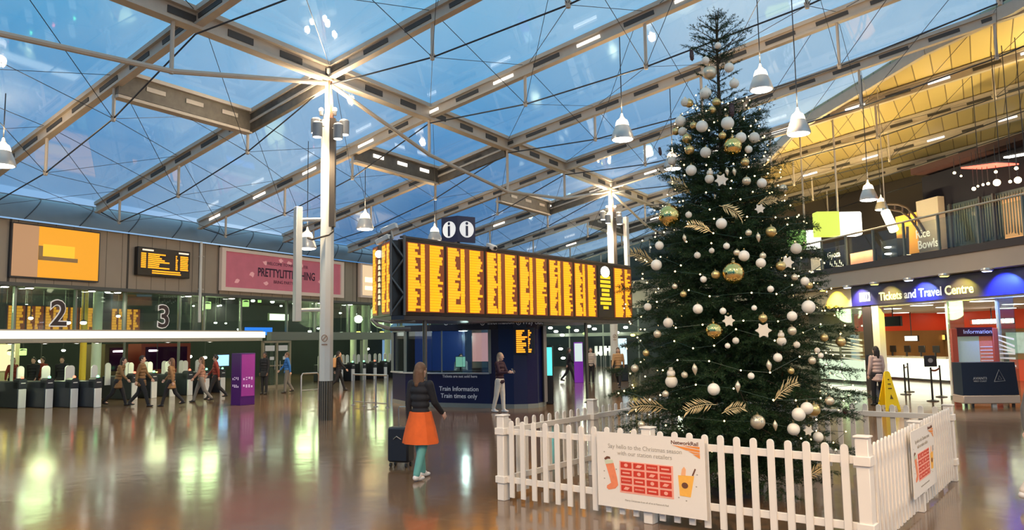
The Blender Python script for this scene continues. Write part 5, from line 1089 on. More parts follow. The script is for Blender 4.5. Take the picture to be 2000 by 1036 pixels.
# ---- notice board on the fence
M_board = mat('cream_board', (0.82, 0.76, 0.68), 0.5, var=0.02); M_grt = mat('grey_print_text', (.38, .34, .28), .5); M_or = mat('orange_print', (.85, .28, .05), .5, var=.05); M_rc = mat('red_card', (.62, .045, .02), .5, var=.08); M_rcl = mat('pale_red_mark', (.9, .40, .30), .5)
M_st = mat('stocking_orange', (.85, .26, .12), .5, var=.15, bscale=20); M_cup = mat('cup_amber', (.95, .48, .08), .5, var=.06); M_bn = mat('brown_print', (.16, .06, .03), .5); M_mint = mat('mint_cuff', (.62, .66, .48), .5); M_org2 = mat('pale_orange_print', (.90, .45, .22), .5)
def notice_board(TL, ux, W_, H_, n_, lab):
    o = thing('notice_board', lab, 'notice board', tuple(TL - Z*H_), 0, None)
    P = lambda u, v, d=.0: TL + ux*(u*W_) - Z*(v*H_) + n_*d
    MB().slab([P(0, 1), P(1, 1), P(1, 0), P(0, 0)], .008, -n_).build('board', M_board, o, world=True)
    def poly(pts, m, nm, d=.001): return MB().slab([P(u, v, d) for u, v in pts], .0015, n_).build(nm, m, o, world=True)
    text('Say hello to the Christmas season', H_*.082, M_grt, o, P(.46, .185, .001), ux, ext=.001); text('with our station retailers', H_*.082, M_grt, o, P(.46, .27, .001), ux, ext=.001)
    text('NetworkRail', H_*.068, M_bn, o, P(.83, .07, .001), ux, ext=.001, bold=.001, sx=1.1)
    m = MB()
    for pts in (((.72, .10), (.96, .14), (.96, .17), (.84, .155)), ((.86, .165), (.96, .18), (.96, .195), (.90, .19)), ((.80, .10), (.96, .10), (.96, .13))): m.slab([P(u, v, .001) for u, v in pts], .0015, n_)
    m.slab([P(u, v, .001) for u, v in ((.90, .20), (.96, .20), (.96, .25))], .0015, n_); m.build('orange_logo', M_or, o, world=True)
    poly([(.222, .372), (.722, .372), (.722, .792), (.222, .792)], M_rcl, 'pale_card_ground', .0003)
    rg = random.Random(4)
    for r in range(4):
        for c in range(4):
            u0, v0 = .235+c*.122, .385+r*.102; poly([(u0, v0), (u0+.104, v0), (u0+.104, v0+.076), (u0, v0+.076)], M_rc, 'red_card', .002)
    mk = MB()
    for r in range(4):
        for c in range(4):
            u0, v0 = .287+c*.122, .423+r*.102; kd = (r*5+c*3) % 4
            if kd == 0: mk.slab([P(u0+.018*cos(a*pi/5), v0+.024*sin(a*pi/5), .004) for a in range(10)], .001, n_)
            elif kd == 1: mk.slab([P(u0-.036, v0+.010, .004), P(u0+.036, v0+.010, .004), P(u0+.036, v0-.010, .004), P(u0-.036, v0-.010, .004)], .001, n_)
            elif kd == 2:
                for q in range(6): mk.slab([P(u0-.040+q*.014, v0+.010, .004), P(u0-.032+q*.014, v0+.010, .004), P(u0-.032+q*.014, v0-.010, .004), P(u0-.040+q*.014, v0-.010, .004)], .001, n_)
            else: mk.slab([P(u0-.03, v0+.016, .004), P(u0+.01, v0+.020, .004), P(u0+.032, v0-.014, .004), P(u0-.01, v0-.022, .004)], .001, n_)
    mk.build('card_marks', M_rcl, o, world=True)
    poly([(.085, .43), (.165, .41), (.195, .60), (.205, .70), (.175, .75), (.11, .775), (.09, .755), (.095, .72), (.135, .68), (.125, .62)], M_st, 'stocking', .001)
    poly([(.075, .38), (.155, .365), (.165, .41), (.085, .435)], M_mint, 'stocking_cuff', .003); poly([(.072, .36), (.10, .325), (.13, .33), (.135, .36), (.11, .355), (.085, .378)], M_bn, 'holly_sprig', .003)
    poly([(.765, .48), (.905, .47), (.868, .74), (.775, .735)], M_cup, 'cup', .001); poly([(.79, .475), (.80, .40), (.82, .365), (.835, .40), (.83, .475)], M_org2, 'cream_swirl', .001); poly([(.885, .465), (.912, .375), (.922, .385), (.897, .47)], M_bn, 'straw', .002)
    poly([(.822+.028*cos(a*pi/8), .60+.038*sin(a*pi/8)) for a in range(16)], M_bn, 'cup_badge', .003)
    text('Merry Christmas from all of us at Network Rail', H_*.034, M_grt, o, P(.47, .885, .001), ux, ext=.001)
    m = MB()
    for u, v in ((.075, .27), (.19, .49), (.07, .53), (.07, .63), (.765, .76), (.92, .60), (.83, .79), (.19, .62), (.93, .45)): m.slab([P(u+.007*cos(a*pi/4), v+.009*sin(a*pi/4), .001) for a in range(8)], .001, n_)
    m.build('star_dots', M_grt, o, world=True)
    return o
fd = (FR-FL).normalized(); fn = Vector((fd.y, -fd.x, 0)); bn = FL + fn*.09
tl = on_plane(1165, 843, bn, fn); tr = on_plane(1375, 857, bn, fn); bl = on_plane(1165, 986, bn, fn)
notice_board(tl, fd, (tr-tl).dot(fd), tl.z-bl.z, fn, 'cream notice board with red grid, stocking and cup, on the fence front')
rd = (FBR-FR).normalized(); rn = Vector((rd.y, -rd.x, 0)); b2 = FR + rn*.09
tl = on_plane(1778, 845, b2, rn); tr = on_plane(1822, 826, b2, rn); bl = on_plane(1778, 985, b2, rn)
notice_board(tl, rd, max(.7, (tr-tl).dot(rd)), tl.z-bl.z, rn, 'narrower notice board on the right side of the picket fence')
# ================================================================ CHRISTMAS TREE
TC = Vector((2.85, 10.15, 0)); TH = at_y(1398, 22, TC.y).z
RPTS = [(0.30, 1.05), (.6, 1.35), (.85, 1.45), (1.3, 1.62), (1.7, 1.50), (2.4, 1.43), (3.0, 1.24), (3.55, 1.08), (4.0, .80), (4.45, .70), (4.9, .62), (5.2, .40), (5.5, .27), (5.9, .42), (6.1, .48), (6.3, .34), (TH, .05)]
def RZ(z):
    if z <= RPTS[0][0]: return RPTS[0][1]
    for (a, b), (c, d) in zip(RPTS, RPTS[1:]):
        if a <= z <= c: return b+(d-b)*(z-a)/(c-a)
    return .03
tree = thing('christmas_tree', 'tall dark green christmas tree inside the white picket fence', 'christmas tree', tuple(TC))
M_bark = mat('fir_bark', (0.055, 0.035, 0.02), .8, bump=.3, bscale=25, var=.3)
MB().path([(0, 0, 0), (.01, 0, 2), (0, .01, 4), (0, 0, 5.4), (0, 0, TH-.02)], [.085, .065, .04, .022, .006], 10).build('trunk', M_bark, tree)
MB().lathe([(.34, 0), (.34, .10), (.16, .13), (.15, .26), (.09, .27)], 20).build('tree_stand', M_dark, tree)
shoots = []   # (p0, p1) pairs that carry needles
brm = MB(); rg = np.random.RandomState(5)
def bez(p, d, L_, droop, n=6):
    pts = [Vector(p)]; q = Vector(p); v = Vector(d)
    for i in range(n):
        v = (v + Vector((0, 0, droop*(1 if i < n*.6 else -1.3)/n))).normalized(); q = q + v*(L_/n); pts.append(q.copy())
    return pts
z = .34; az0 = 0.0
tiers = []
while z < TH-.06:
    if 5.02 < z < 5.3: tiers.append((z, 4)); z += .11
    elif 5.3 <= z < 5.85: tiers.append((z, 3)); z += .16
    elif z >= 5.85: tiers.append((z, 6)); z += .13
    else: tiers.append((z, 8)); z += .115
done = []
for z, nb in tiers:
    az0 += 2.1; done.append(z)
    for k in range(nb):
        a = az0 + 2*pi*k/nb + rg.uniform(-.28, .28); R_ = RZ(z+.05)*rg.uniform(.72, 1.04)*(1.07 if len(done) % 3 else .86)
        if rg.rand() < .12: R_ *= 1.10
        el = np.interp(z, [0, 1.5, 3, 4.6, 5.6, 6.4], [-.14, -.04, .08, .28, .55, .55]) + rg.uniform(-.12, .12)
        L_ = R_/cos(el) if el < 1 else R_
        L_ = min(L_, R_*1.5)
        zz = z - (R_*math.tan(el))*(.55 if z < 5.4 else .45)
        d = Vector((cos(a)*cos(el), sin(a)*cos(el), sin(el)))
        p0 = Vector((0, 0, max(.22, zz))); pts = bez(p0, d, L_, -.22 if z < 4.8 else -.1, 7)
        brm.path(pts, [max(.003, .011*(1-i/7.5)*(.6+L_*.4)) for i in range(8)], 4, cap=False)
        side = Vector((-sin(a), cos(a), 0))
        for i in range(7): shoots.append((pts[i], pts[i+1]))
        nt_ = max(3, int(L_/.085))
        for j in range(nt_):
            f = .12 + .86*(j+rg.rand()*.4)/nt_; ii = min(6, int(f*7)); b0 = pts[ii].lerp(pts[ii+1], f*7-ii); dd = (pts[ii+1]-pts[ii]).normalized()
            for sgn in (-1, 1):
                tl_ = (.13+.36*(1-f)*min(1, L_)+.05)*rg.uniform(.6, 1.2); tl_ = min(tl_, .42) * (1 if z < 5 else .55)
                td = (dd*.72 + side*sgn*.72 + Vector((0, 0, rg.uniform(-.35, .28)))).normalized(); e0 = b0 + td*tl_*.55; td2 = (td + dd*.35 + Vector((0, 0, -.18))).normalized(); e1 = e0 + td2*tl_*.45
                shoots.append((b0, e0)); shoots.append((e0, e1))
                if tl_ > .14 and rg.rand() < .75:
                    for g in (.35, .6, .82):
                        for s2 in (-1, 1):
                            sl_ = tl_*.38*rg.uniform(.6, 1.1); c0 = b0.lerp(e0, min(1, g*1.5)) if g < .66 else e0.lerp(e1, (g-.6)*2)
                            sd = (td*.75 + dd*.3*s2 + Vector((rg.uniform(-.3, .3), rg.uniform(-.3, .3), .25*s2))).normalized(); shoots.append((c0, c0+sd*sl_))
# a few bare leader sprigs at the top
for a, el, L_ in ((.4, .95, .40), (2.6, .7, .42), (4.0, 1.0, .36), (5.4, .8, .38), (1.4, 1.2, .30)):
    p0 = Vector((0, 0, TH-.75)); d = Vector((cos(a)*cos(el), sin(a)*cos(el), sin(el))); pts = bez(p0, d, L_, .0, 4); brm.path(pts, .005, 4, cap=False); shoots += list(zip(pts, pts[1:]))
shoots.append((Vector((0, 0, TH-.5)), Vector((0, 0, TH))))
brm.build('branches', M_bark, tree)
S0 = np.array([tuple(a) for a, b in shoots]); S1 = np.array([tuple(b) for a, b in shoots]); ln = np.linalg.norm(S1-S0, axis=1)
DENS = 190.0
cnt = np.maximum(2, (ln*DENS).astype(int)); idx = np.repeat(np.arange(len(ln)), cnt); n_ = len(idx)
f = rg.rand(n_)[:, None]; base = S0[idx]*(1-f)+S1[idx]*f; ax = ((S1-S0)/np.maximum(ln, 1e-6)[:, None])[idx]
rv = rg.normal(size=(n_, 3)); rv[:, 2] += .35; rv -= ax*(rv*ax).sum(1)[:, None]; rv /= np.linalg.norm(rv, axis=1)[:, None]
nd = ax*.62 + rv*.78; nl = rg.uniform(.021, .036, n_)[:, None]
wv = np.cross(nd, rg.normal(size=(n_, 3))); wv /= np.linalg.norm(wv, axis=1)[:, None]; wv *= .0031
V = np.empty((n_*3, 3)); V[0::3] = base-wv; V[1::3] = base+wv; V[2::3] = base+nd*nl
me = bpy.data.meshes.new('needles'); me.vertices.add(n_*3); me.vertices.foreach_set('co', V.ravel()); me.loops.add(n_*3); me.loops.foreach_set('vertex_index', np.arange(n_*3)); me.polygons.add(n_); me.polygons.foreach_set('loop_start', np.arange(0, n_*3, 3)); me.polygons.foreach_set('loop_total', np.full(n_, 3)); me.update()
M_needle = mat('fir_needles', (0.014, 0.040, 0.009), .55, var=.6, bscale=4, spec=.35)
nd_o = linkmesh('needles', me, M_needle, tree)
print('needles', n_)
# ---------------------------------------------------------------- ornaments
def surf(x, y, k=.97):
    best = None
    d = ray(x, y)
    for i in range(160):
        Y = 8.3 + i*0.0105; p = O + d*(Y/d.y); r = (p-TC).xy.length; R_ = max(.05, RZ(p.z)*k)
        if r <= R_: return p
        q = r/R_
        if best is None or q < best[0]: best = (q, p)
    return best[1]
M_pearl = mat('pearl_white', (.82, .77, .66), .32, var=.05, bscale=12, spec=.6); M_matw = mat('matt_cream', (.80, .74, .62), .5, bump=.5, bscale=60, var=.08); M_gold = mat('soft_gold', (.72, .50, .20), .28, .85, var=.1); M_champ = mat('champagne', (.72, .60, .42), .30, .6, var=.08)
M_mirror = mat('mirror_gold', (.95, .62, .20), .08, 1.0, var=.1); M_leaf = mat('gold_leaf', (.78, .60, .30), .42, .45, var=.15, bscale=14); M_cone = mat('dark_cone', (.05, .02, .02), .4, var=.3); M_cap = mat('ornament_cap_gold', (.6, .45, .2), .3, 1.0, var=.05)
PROTO = {}
def proto(kind):
    if kind in PROTO: return PROTO[kind]
    P = []
    cap = MB().lathe([(.16, .95), (.17, 1.14), (.08, 1.2), (.0, 1.21)], 10); cap.path([(.0+.09*cos(t*pi/5), 0, 1.28+.09*sin(t*pi/5)) for t in range(11)], .02, 4)
    def mk(nm, mb, m, **k):
        o = mb.build(nm, m, **k); COL.objects.unlink(o); P.append((nm, o.data)); bpy.data.objects.remove(o)
    if kind in ('white', 'gold', 'champ', 'matt', 'dark'): mk('ball', MB().ball((0, 0, 0), 1, 18, 12), {'white': M_pearl, 'gold': M_gold, 'champ': M_champ, 'matt': M_matw, 'dark': M_cone}[kind]); mk('cap', cap, M_cap)
    elif kind == 'mirror':
        mk('ball', MB().ball((0, 0, 0), 1, 16, 10), M_mirror, smooth=False); mk('cap', cap, M_cap)
    elif kind == 'drop': mk('drop_body', MB().lathe([(.01, -1.5), (.12, -1.3), (.45, -.6), (.62, 0), (.5, .5), (.15, 1.0), (.05, 1.15)], 12), M_champ); mk('cap', MB().path([(.0+.09*cos(t*pi/5), 0, 1.22+.09*sin(t*pi/5)) for t in range(11)], .03, 4), M_cap)
    elif kind == 'snow':
        pts = []
        for k in range(12): r = 1.15 if k % 2 == 0 else .62; a = pi*k/6; pts.append((r*cos(a), r*sin(a)))
        q = []
        for k in range(12):
            a, b = pts[k], pts[(k+1) % 12]; q.append(((a[0]*.8+b[0]*.2), (a[1]*.8+b[1]*.2))); q.append(((a[0]*.2+b[0]*.8), (a[1]*.2+b[1]*.8)))
        mk('star_body', MB().prism(q, .22, Matrix.Translation((0, -.11, 0))), M_matw, bevel=.04); mk('cap', MB().path([(.12*cos(t*pi/5), 0, 1.12+.12*sin(t*pi/5)) for t in range(11)], .035, 4), M_cap)
    elif kind == 'snowman': mk('body', MB().ball((0, 0, -.55), .85, 14, 10).ball((0, 0, .55), .58, 14, 10), M_matw); mk('hat', MB().lathe([(.5, .95), (.5, 1.0), (.32, 1.02), (.28, 1.4), (0, 1.42)], 12), M_champ); mk('scarf', MB().path([(.5*cos(t*pi/6), .5*sin(t*pi/6), .15) for t in range(13)], .10, 6), M_gold)
    elif kind == 'spray':
        m = MB(); r_ = random.Random(3)
        for k in range(26):
            t = k/25; sx = -1 if k % 2 else 1; x0 = -1.6+2.9*t; l = 1.25*(1-.55*abs(t-.35)); a = radians(38 + 18*r_.random()); zz = .35*sin(pi*t*.8)-.3*t*t
            p0 = Vector((x0, 0, zz)); p2 = p0+Vector((cos(a)*l, r_.uniform(-.25, .25), sx*sin(a)*l*.8)); w = .055
            pm = p0.lerp(p2, .5)+Vector((0, .04, 0)); dn = (p2-p0).normalized().cross(Vector((0, 1, 0)))*w; m.slab([p0, pm-dn, p2, pm+dn], .02, Vector((0, -1, 0)))
        mk('leaflets', m, M_leaf); mk('stalk', MB().path([(-1.9, 0, -.15), (-.8, 0, .15), (.4, 0, .2), (1.4, 0, 0)], .035, 5), M_leaf)
    elif kind == 'cone':
        m = MB().lathe([(.02, -1.6), (.35, -1.2), (.5, -.3), (.42, .6), (.12, 1.2), (0, 1.25)], 10)
        for r in range(6):
            for k in range(7): a = 2*pi*(k+.5*(r % 2))/7; rr = .42-.03*abs(r-2); m.ball((cos(a)*rr, sin(a)*rr, -1.0+r*.38), .15, 6, 4)
        mk('scales', m, M_cone); mk('cap', MB().lathe([(.1, 1.2), (.08, 1.35), (0, 1.36)], 6), M_cap)
    PROTO[kind] = P; return P
ORN = []
def orn(kind, x, y, rpx_): ORN.append((kind, x, y, rpx_))
for s in '''white 1424 132 9|white 1434 163 9|champ 1386 142 13|white 1378 118 7|white 1402 89 6|white 1378 182 11|gold 1399 200 8|gold 1346 202 8|matt 1338 200 8|gold 1391 215 7|white 1421 241 12|white 1371 247 11|gold 1355 245 7|white 1329 237 10|matt 1333 257 8|gold 1320 257 7|white 1447 269 10|matt 1378 298 10|white 1350 333 10|gold 1342 271 9|gold 1347 293 9|mirror 1431 286 17|matt 1473 269 10|snowman 1386 344 10|snow 1409 352 12|drop 1420 335 6|drop 1434 335 6|champ 1458 354 8|white 1488 358 9|mirror 1308 422 20|white 1409 437 10|spray 1431 415 16|spray 1327 364 16|matt 1313 315 8|gold 1506 453 10|gold 1455 317 8|spray 1364 445 14|snow 1484 408 9|champ 1529 369 8|cone 1289 295 6|cone 1429 213 10|cone 1351 107 8|drop 1481 463 7|white 1419 481 6|matt 1390 490 5|matt 1362 499 6|champ 1439 494 6|white 1453 500 10|white 1486 514 9|champ 1490 500 6|white 1374 546 6|gold 1398 537 8|mirror 1432 534 20|white 1282 518 10|white 1288 480 8|matt 1555 486 10|snow 1538 513 12|white 1363 604 9|white 1412 608 6|snow 1423 627 11|snow 1491 646 14|mirror 1395 646 15|matt 1305 631 9|champ 1284 653 7|gold 1490 622 8|white 1473 602 5|white 1547 618 9|snowman 1526 661 10|champ 1547 647 8|white 1579 600 12|matt 1556 674 6|white 1519 699 8|drop 1502 714 8|snowman 1311 738 13|white 1394 761 11|drop 1357 721 8|champ 1337 733 6|drop 1441 755 8|white 1421 676 5|matt 1437 666 6|white 1560 810 12|white 1576 798 11|gold 1590 801 11|white 1550 839 11|white 1598 854 9|champ 1480 825 13|drop 1514 831 7|dark 1651 804 5|champ 1620 784 8|white 1603 695 5|champ 1586 705 7|matt 1596 685 5|gold 1642 668 9|white 1572 550 8|gold 1580 558 7|champ 1552 542 6|snow 1579 842 9|champ 1253 830 7|spray 1364 797 18|spray 1436 801 15|spray 1538 762 20|spray 1263 797 20|spray 1253 505 18|spray 1598 922 14|matt 1406 926 5|champ 1443 916 5|spray 1500 395 12|gold 1525 520 9|champ 1240 720 7|gold 1262 690 6|white 1505 565 6|gold 1335 575 6|champ 1318 560 5|matt 1265 600 7|gold 1610 660 7|matt 1345 420 6|champ 1462 455 6|drop 1337 465 6|gold 1545 725 6|champ 1300 770 6|white 1467 735 6|gold 1411 265 7|white 1462 292 7'''.split('|'):
    k_, x_, y_, r_ = s.split(); orn(k_, float(x_), float(y_), float(r_))
# baubles on the far side of the tree, seen from elsewhere
KN = {'white': ('pearl_bauble', 'pearl white bauble', 'bauble'), 'matt': ('matt_bauble', 'matt cream bauble', 'bauble'), 'gold': ('gold_bauble', 'soft gold bauble', 'bauble'), 'champ': ('champagne_bauble', 'champagne bauble', 'bauble'), 'dark': ('dark_bauble', 'small dark bauble', 'bauble'), 'mirror': ('mirror_ball', 'large faceted gold mirror bauble', 'bauble'),
      'drop': ('drop_ornament', 'slim champagne drop ornament', 'ornament'), 'snow': ('star_ornament', 'cream six-pointed star ornament', 'ornament'), 'snowman': ('snowman_ornament', 'cream snowman ornament with hat', 'ornament'), 'spray': ('gold_leaf_spray', 'fan-shaped gold leaf spray', 'ornament'), 'cone': ('fir_cone', 'dark hanging fir cone', 'fir cone')}
ORN.sort(key=lambda a: a[2]); cN = {}; MASTER = {}
TOT = {}
def band(y): return 'top' if y < 230 else 'upper' if y < 470 else 'middle' if y < 650 else 'lower'
def sidew(x, y): 
    c = 1398 + (y-20)*.045; return 'left' if x < c else 'right'
for k_, x_, y_, r_ in ORN: key = (k_, band(y_), sidew(x_, y_)); TOT[key] = TOT.get(key, 0)+1
for k_, x_, y_, r_ in ORN:
    key = (k_, band(y_), sidew(x_, y_)); cN[key] = cN.get(key, 0)+1; nm, lb, ct = KN[k_]
    p = surf(x_, y_, 1.0 if k_ != 'spray' else .97); r = r_*1.08/F_PX*p.y
    rank = '' if TOT[key] == 1 else (', %s from top there' % (['highest', 'second', 'third', 'fourth', 'fifth', 'sixth', 'seventh', 'eighth', 'ninth', 'tenth'][cN[key]-1]) if cN[key] > 1 else ', highest there')
    where = {'top': 'bare top', 'upper': 'upper part', 'middle': 'middle part', 'lower': 'lower part'}[band(y_)]
    lab = '%s, %s %s of the tree%s' % (lb, sidew(x_, y_), where, rank)
    if k_ not in MASTER:
        o = thing(nm, lab, ct); MASTER[k_] = o
        for pn, pm in proto(k_): linkmesh(pn, pm, None, o)
    else:
        o = copy_tree(MASTER[k_]); o['label'] = lab
    o.location = p; o.scale = (r, r, r); rzv = RNG.uniform(-.5, .5)
    if k_ == 'spray': o.rotation_euler = (RNG.uniform(-.2, .2), RNG.uniform(-.5, .5), rzv+(pi if x_ < 1430 else 0))
    elif k_ == 'cone': o.rotation_euler = (0, RNG.uniform(-.2, .3), 0)
    else: o.rotation_euler = (0, RNG.uniform(-.12, .12), rzv)
    o['group'] = {'bauble': 'baubles on the christmas tree', 'ornament': 'ornaments on the christmas tree', 'fir cone': 'fir cones on the christmas tree'}[ct]
# ---------------------------------------------------------------- fairy lights
ls = thing('light_string', 'string of small warm fairy lights wound through the christmas tree', 'fairy lights', tuple(TC))
M_fairy = glow('fairy_light', (1.0, .74, .36), 5); pts = []; r2 = np.random.RandomState(9)
NB = 400; a = 0.0
for k in range(NB):
    t = k/(NB-1); z_ = .5 + 4.75*(t**.92); z_ += r2.uniform(-.12, .12); a += .42*(1.35-RZ(z_)*.5) + r2.uniform(-.08, .1); R_ = RZ(z_)*r2.uniform(.80, .99); pts.append(Vector((cos(a)*R_, sin(a)*R_, z_)))
cord = MB(); cord.path([p*1.0 for p in pts], .0035, 3, cap=False); cord.build('cord', mat('green_cord', (.01, .03, .012), .5, var=.1), ls)
# the bulbs that face the camera most are parts of their own
vd = Vector((-TC.x, -TC.y, 0)).normalized(); order = sorted(range(NB), key=lambda i: -(pts[i].xy.dot(vd.xy))/max(.2, RZ(pts[i].z)))
b0 = MB().ball((0, 0, 0), 0.0105, 8, 6); me_b = None
for n, i in enumerate(order[:100]):
    if me_b is None: q = b0.build('bulb', M_fairy, ls); me_b = q.data
    else: q = linkmesh('bulb', me_b, None, ls)
    q.location = pts[i]
mm = MB()
for i in order[100:]: mm.ball(pts[i], 0.0105, 6, 4)
q = mm.build('bulbs', M_fairy, ls); q['kind'] = 'stuff'
# ================================================================ PEOPLE
M_skin = mat('skin_fair', (.62, .38, .28), .5, var=.06); M_skin2 = mat('skin_brown', (.26, .14, .09), .5, var=.06)
def remeshed(mb, name, m, parent, vox, sub=0.5):
    o = mb.build('tmp', None); md = o.modifiers.new('r', 'REMESH'); md.mode = 'VOXEL'; md.voxel_size = vox; md.use_smooth_shade = True
    sm2 = o.modifiers.new('s', 'SMOOTH'); sm2.factor = .5; sm2.iterations = 3
    me = bpy.data.meshes.new_from_object(o.evaluated_get(bpy.context.evaluated_depsgraph_get())); bpy.data.objects.remove(o)
    me.materials.clear(); me.name = name; me.polygons.foreach_set('use_smooth', [True]*len(me.polygons)); return linkmesh(name, me, m, parent)
def cap(mb, a, b, ra, rb): mb.path([a, Vector(a).lerp(Vector(b), .5), b], [ra, (ra+rb)/2, rb], 10); mb.ball(a, ra, 10, 6); mb.ball(b, rb, 10, 6)
def cloth(name, rgb, **k): return mat(name, rgb, .8, var=.18, bscale=9, bump=.25, **k)
def person(P, face, h, lab, top, legs, hair, shoes, pose=None, skin=None, coat=.0, long_hair=True, vox=.013, bag=None, group=None, hood=False):
    q = dict(hl=0, hr=0, kl=0, kr=0, al=.05, ar=-.05, el=.25, er=.25, lean=0.0, headp=0.0, crl=0, crr=0); q.update(pose or {})
    skin = skin or M_skin; s = h/1.72
    o = thing('person', lab, 'person', tuple(P), -face, group)          # local +Y is the way the person faces, azimuth 'face'
    V_ = Vector; ln = q['lean']
    def T(v): v = V_(v); return V_((v.x, v.y + (v.z-.92)*math.tan(ln) if v.z > .92 else v.y, v.z))
    J = {}
    for sd, sx in (('l', -1), ('r', 1)):
        a = q['h'+sd]; kb = q['k'+sd]; hip = V_((.09*sx, 0, .90)); kn = hip + V_((0.01*sx, sin(a), -cos(a)))*.42; an = kn + V_((-.01*sx, sin(a-kb), -cos(a-kb)))*.40
        J['hip'+sd], J['kn'+sd], J['an'+sd] = hip, kn, an
        b = q['a'+sd]; e = q['e'+sd]; cr = q['cr'+sd]; sh = T((.175*sx, 0, 1.40)); el = sh + V_((.10*sx, sin(b), -cos(b))).normalized()*.28; wr = el + V_((-cr*sx, sin(b+e), -cos(b+e))).normalized()*.245; hd = (wr-el).normalized()
        J['sh'+sd], J['el'+sd], J['wr'+sd], J['hd'+sd] = sh, el, wr, hd
    low = min(J['anl'].z, J['anr'].z) - .075; dz = V_((0, 0, -low))
    for k in J:
        if not k.startswith('hd'): J[k] = J[k] + dz
    neck = T((0, 0, 1.45))+dz; head = T((0, .01+.05*sin(q['headp']), 1.60-.02*q['headp']))+dz
    S_ = Matrix.Scale(s, 4)
    def fin(mb): mb.v = [tuple(v*s for v in w) for w in mb.v]; return mb
    # body: one continuous surface
    m = MB()
    for z_, rx, ry in ((.93, .145, .105), (1.02, .125, .10), (1.12, .125, .10), (1.22, .14, .11), (1.32, .15, .105), (1.40, .13, .085)): m.ball(T((0, 0, z_))+dz, 1, 14, 10, sc=(rx, ry, .085))
    cap(m, T((0, 0, 1.38))+dz, neck, .06, .052); cap(m, neck, head-V_((0, .0, .05)), .052, .055)
    m.ball(head, 1, 18, 14, sc=(.073, .092, .115)); m.ball(head+V_((0, .045, -.075)), 1, 10, 8, sc=(.042, .042, .035)); cap(m, head+V_((0, .088, .005)), head+V_((0, .108, -.025)), .010, .016)
    for sx in (-1, 1): m.ball(head+V_((.074*sx, -.005, -.01)), 1, 8, 6, sc=(.012, .022, .032)); m.ball(head+V_((.028*sx, .078, .028)), 1, 8, 6, sc=(.022, .012, .010))
    for sd, sx in (('l', -1), ('r', 1)):
        cap(m, J['hip'+sd], J['kn'+sd], .080, .056); cap(m, J['kn'+sd], J['an'+sd], .054, .036); cap(m, J['an'+sd], J['an'+sd]+V_((0, .12, -.045)), .036, .026)
        cap(m, J['sh'+sd], J['el'+sd], .050, .038); cap(m, J['el'+sd], J['wr'+sd], .037, .024)
        hd = J['hd'+sd]; w = J['wr'+sd]; side = hd.cross(V_((sx, 0, 0)))
        if side.length < .1: side = V_((0, 1, 0))
        side.normalize(); pm = w + hd*.05; m.ball(pm, .028, 10, 8, sc=(.75, 1.25, 1.35)); nrm = V_((-sx, 0, 0))
        for fi, (so, fl) in enumerate(((-.030, .062), (-.011, .074), (.009, .068), (.028, .052))):
            f0 = w + hd*.075 + side*so; f1 = f0 + hd*fl*.55 + nrm*.008; f2 = f1 + (hd*.7+nrm*.7)*fl*.5; cap(m, f0, f1, .0105, .0095); cap(m, f1, f2, .0095, .0085)
        t0 = w + hd*.03 + side*(-.022 if True else 0); t1 = t0 - side*.028 + hd*.022 + nrm*.006; t2 = t1 + hd*.028 + nrm*.012; cap(m, t0, t1, .012, .011); cap(m, t1, t2, .011, .0095)
    body = remeshed(fin(m), 'body', skin, o, vox*.8)
    # top
    m = MB(); zt_ = .88-coat
    for z_, rx, ry in ((.90, .165, .125), (1.0, .150, .12), (1.1, .150, .122), (1.2, .162, .13), (1.31, .170, .125), (1.395, .145, .10)): m.ball(T((0, 0, z_))+dz, 1, 14, 10, sc=(rx, ry, .085))
    if coat: 
        zz = .88
        while zz > zt_: m.ball(V_((0, .0, zz))+dz, 1, 14, 8, sc=(.175+.10*(.88-zz), .14+.12*(.88-zz), .07)); zz -= .06
    cap(m, T((0, 0, 1.40))+dz, T((0, 0, 1.455))+dz, .085, .068)
    for sd in 'lr': cap(m, J['sh'+sd], J['el'+sd], .066, .053); cap(m, J['el'+sd], J['wr'+sd]-J['hd'+sd]*.02, .052, .040)
    if hood: m.ball(T((0, -.09, 1.47))+dz, 1, 12, 8, sc=(.10, .06, .07))
    remeshed(fin(m), 'jacket', top, o, vox)
    m = MB(); m.ball(V_((0, 0, .93))+dz, 1, 14, 10, sc=(.155, .118, .10))
    for sd in 'lr': cap(m, J['hip'+sd], J['kn'+sd], .098, .072); cap(m, J['kn'+sd], J['an'+sd]+V_((0, 0, .01)), .070, .052)
    remeshed(fin(m), 'trousers', legs, o, vox)
    for sd in 'lr':
        m = MB(); an = J['an'+sd]; ft = q['h'+sd]-q['k'+sd]; up = max(0, -ft)*.25; m.ball(an+V_((0, -.015, -.035)), 1, 10, 8, sc=(.045, .055, .045)); m.ball(an+V_((0, .075, -.045-up*.1)), 1, 12, 8, sc=(.047, .095, .034)); m.ball(an+V_((0, .03, -.02)), 1, 10, 8, sc=(.045, .06, .045))
        remeshed(fin(m), 'shoe', shoes, o, vox*.8)
    m = MB(); m.ball(head+V_((0, -.016, .022)), 1, 16, 12, sc=(.085, .098, .112)); 
    if long_hair: cap(m, head+V_((-.05, -.055, -.02)), head+V_((-.065, -.045, -.17)), .045, .038); cap(m, head+V_((.05, -.055, -.02)), head+V_((.065, -.045, -.17)), .045, .038); cap(m, head+V_((0, -.07, 0)), head+V_((0, -.085, -.2)), .055, .045)
    # keep the face free
    mm_ = fin(m); ho = remeshed(mm_, 'hair', hair, o, vox)
    bm = bmesh.new(); bm.from_mesh(ho.data); hc = head*s
    for v in bm.verts:
        if v.co.y > hc.y+.02*s and v.co.z < hc.z+.055*s and abs(v.co.x-hc.x) < .062*s: v.co.y = hc.y+.03*s
    bm.to_mesh(ho.data); bm.free()
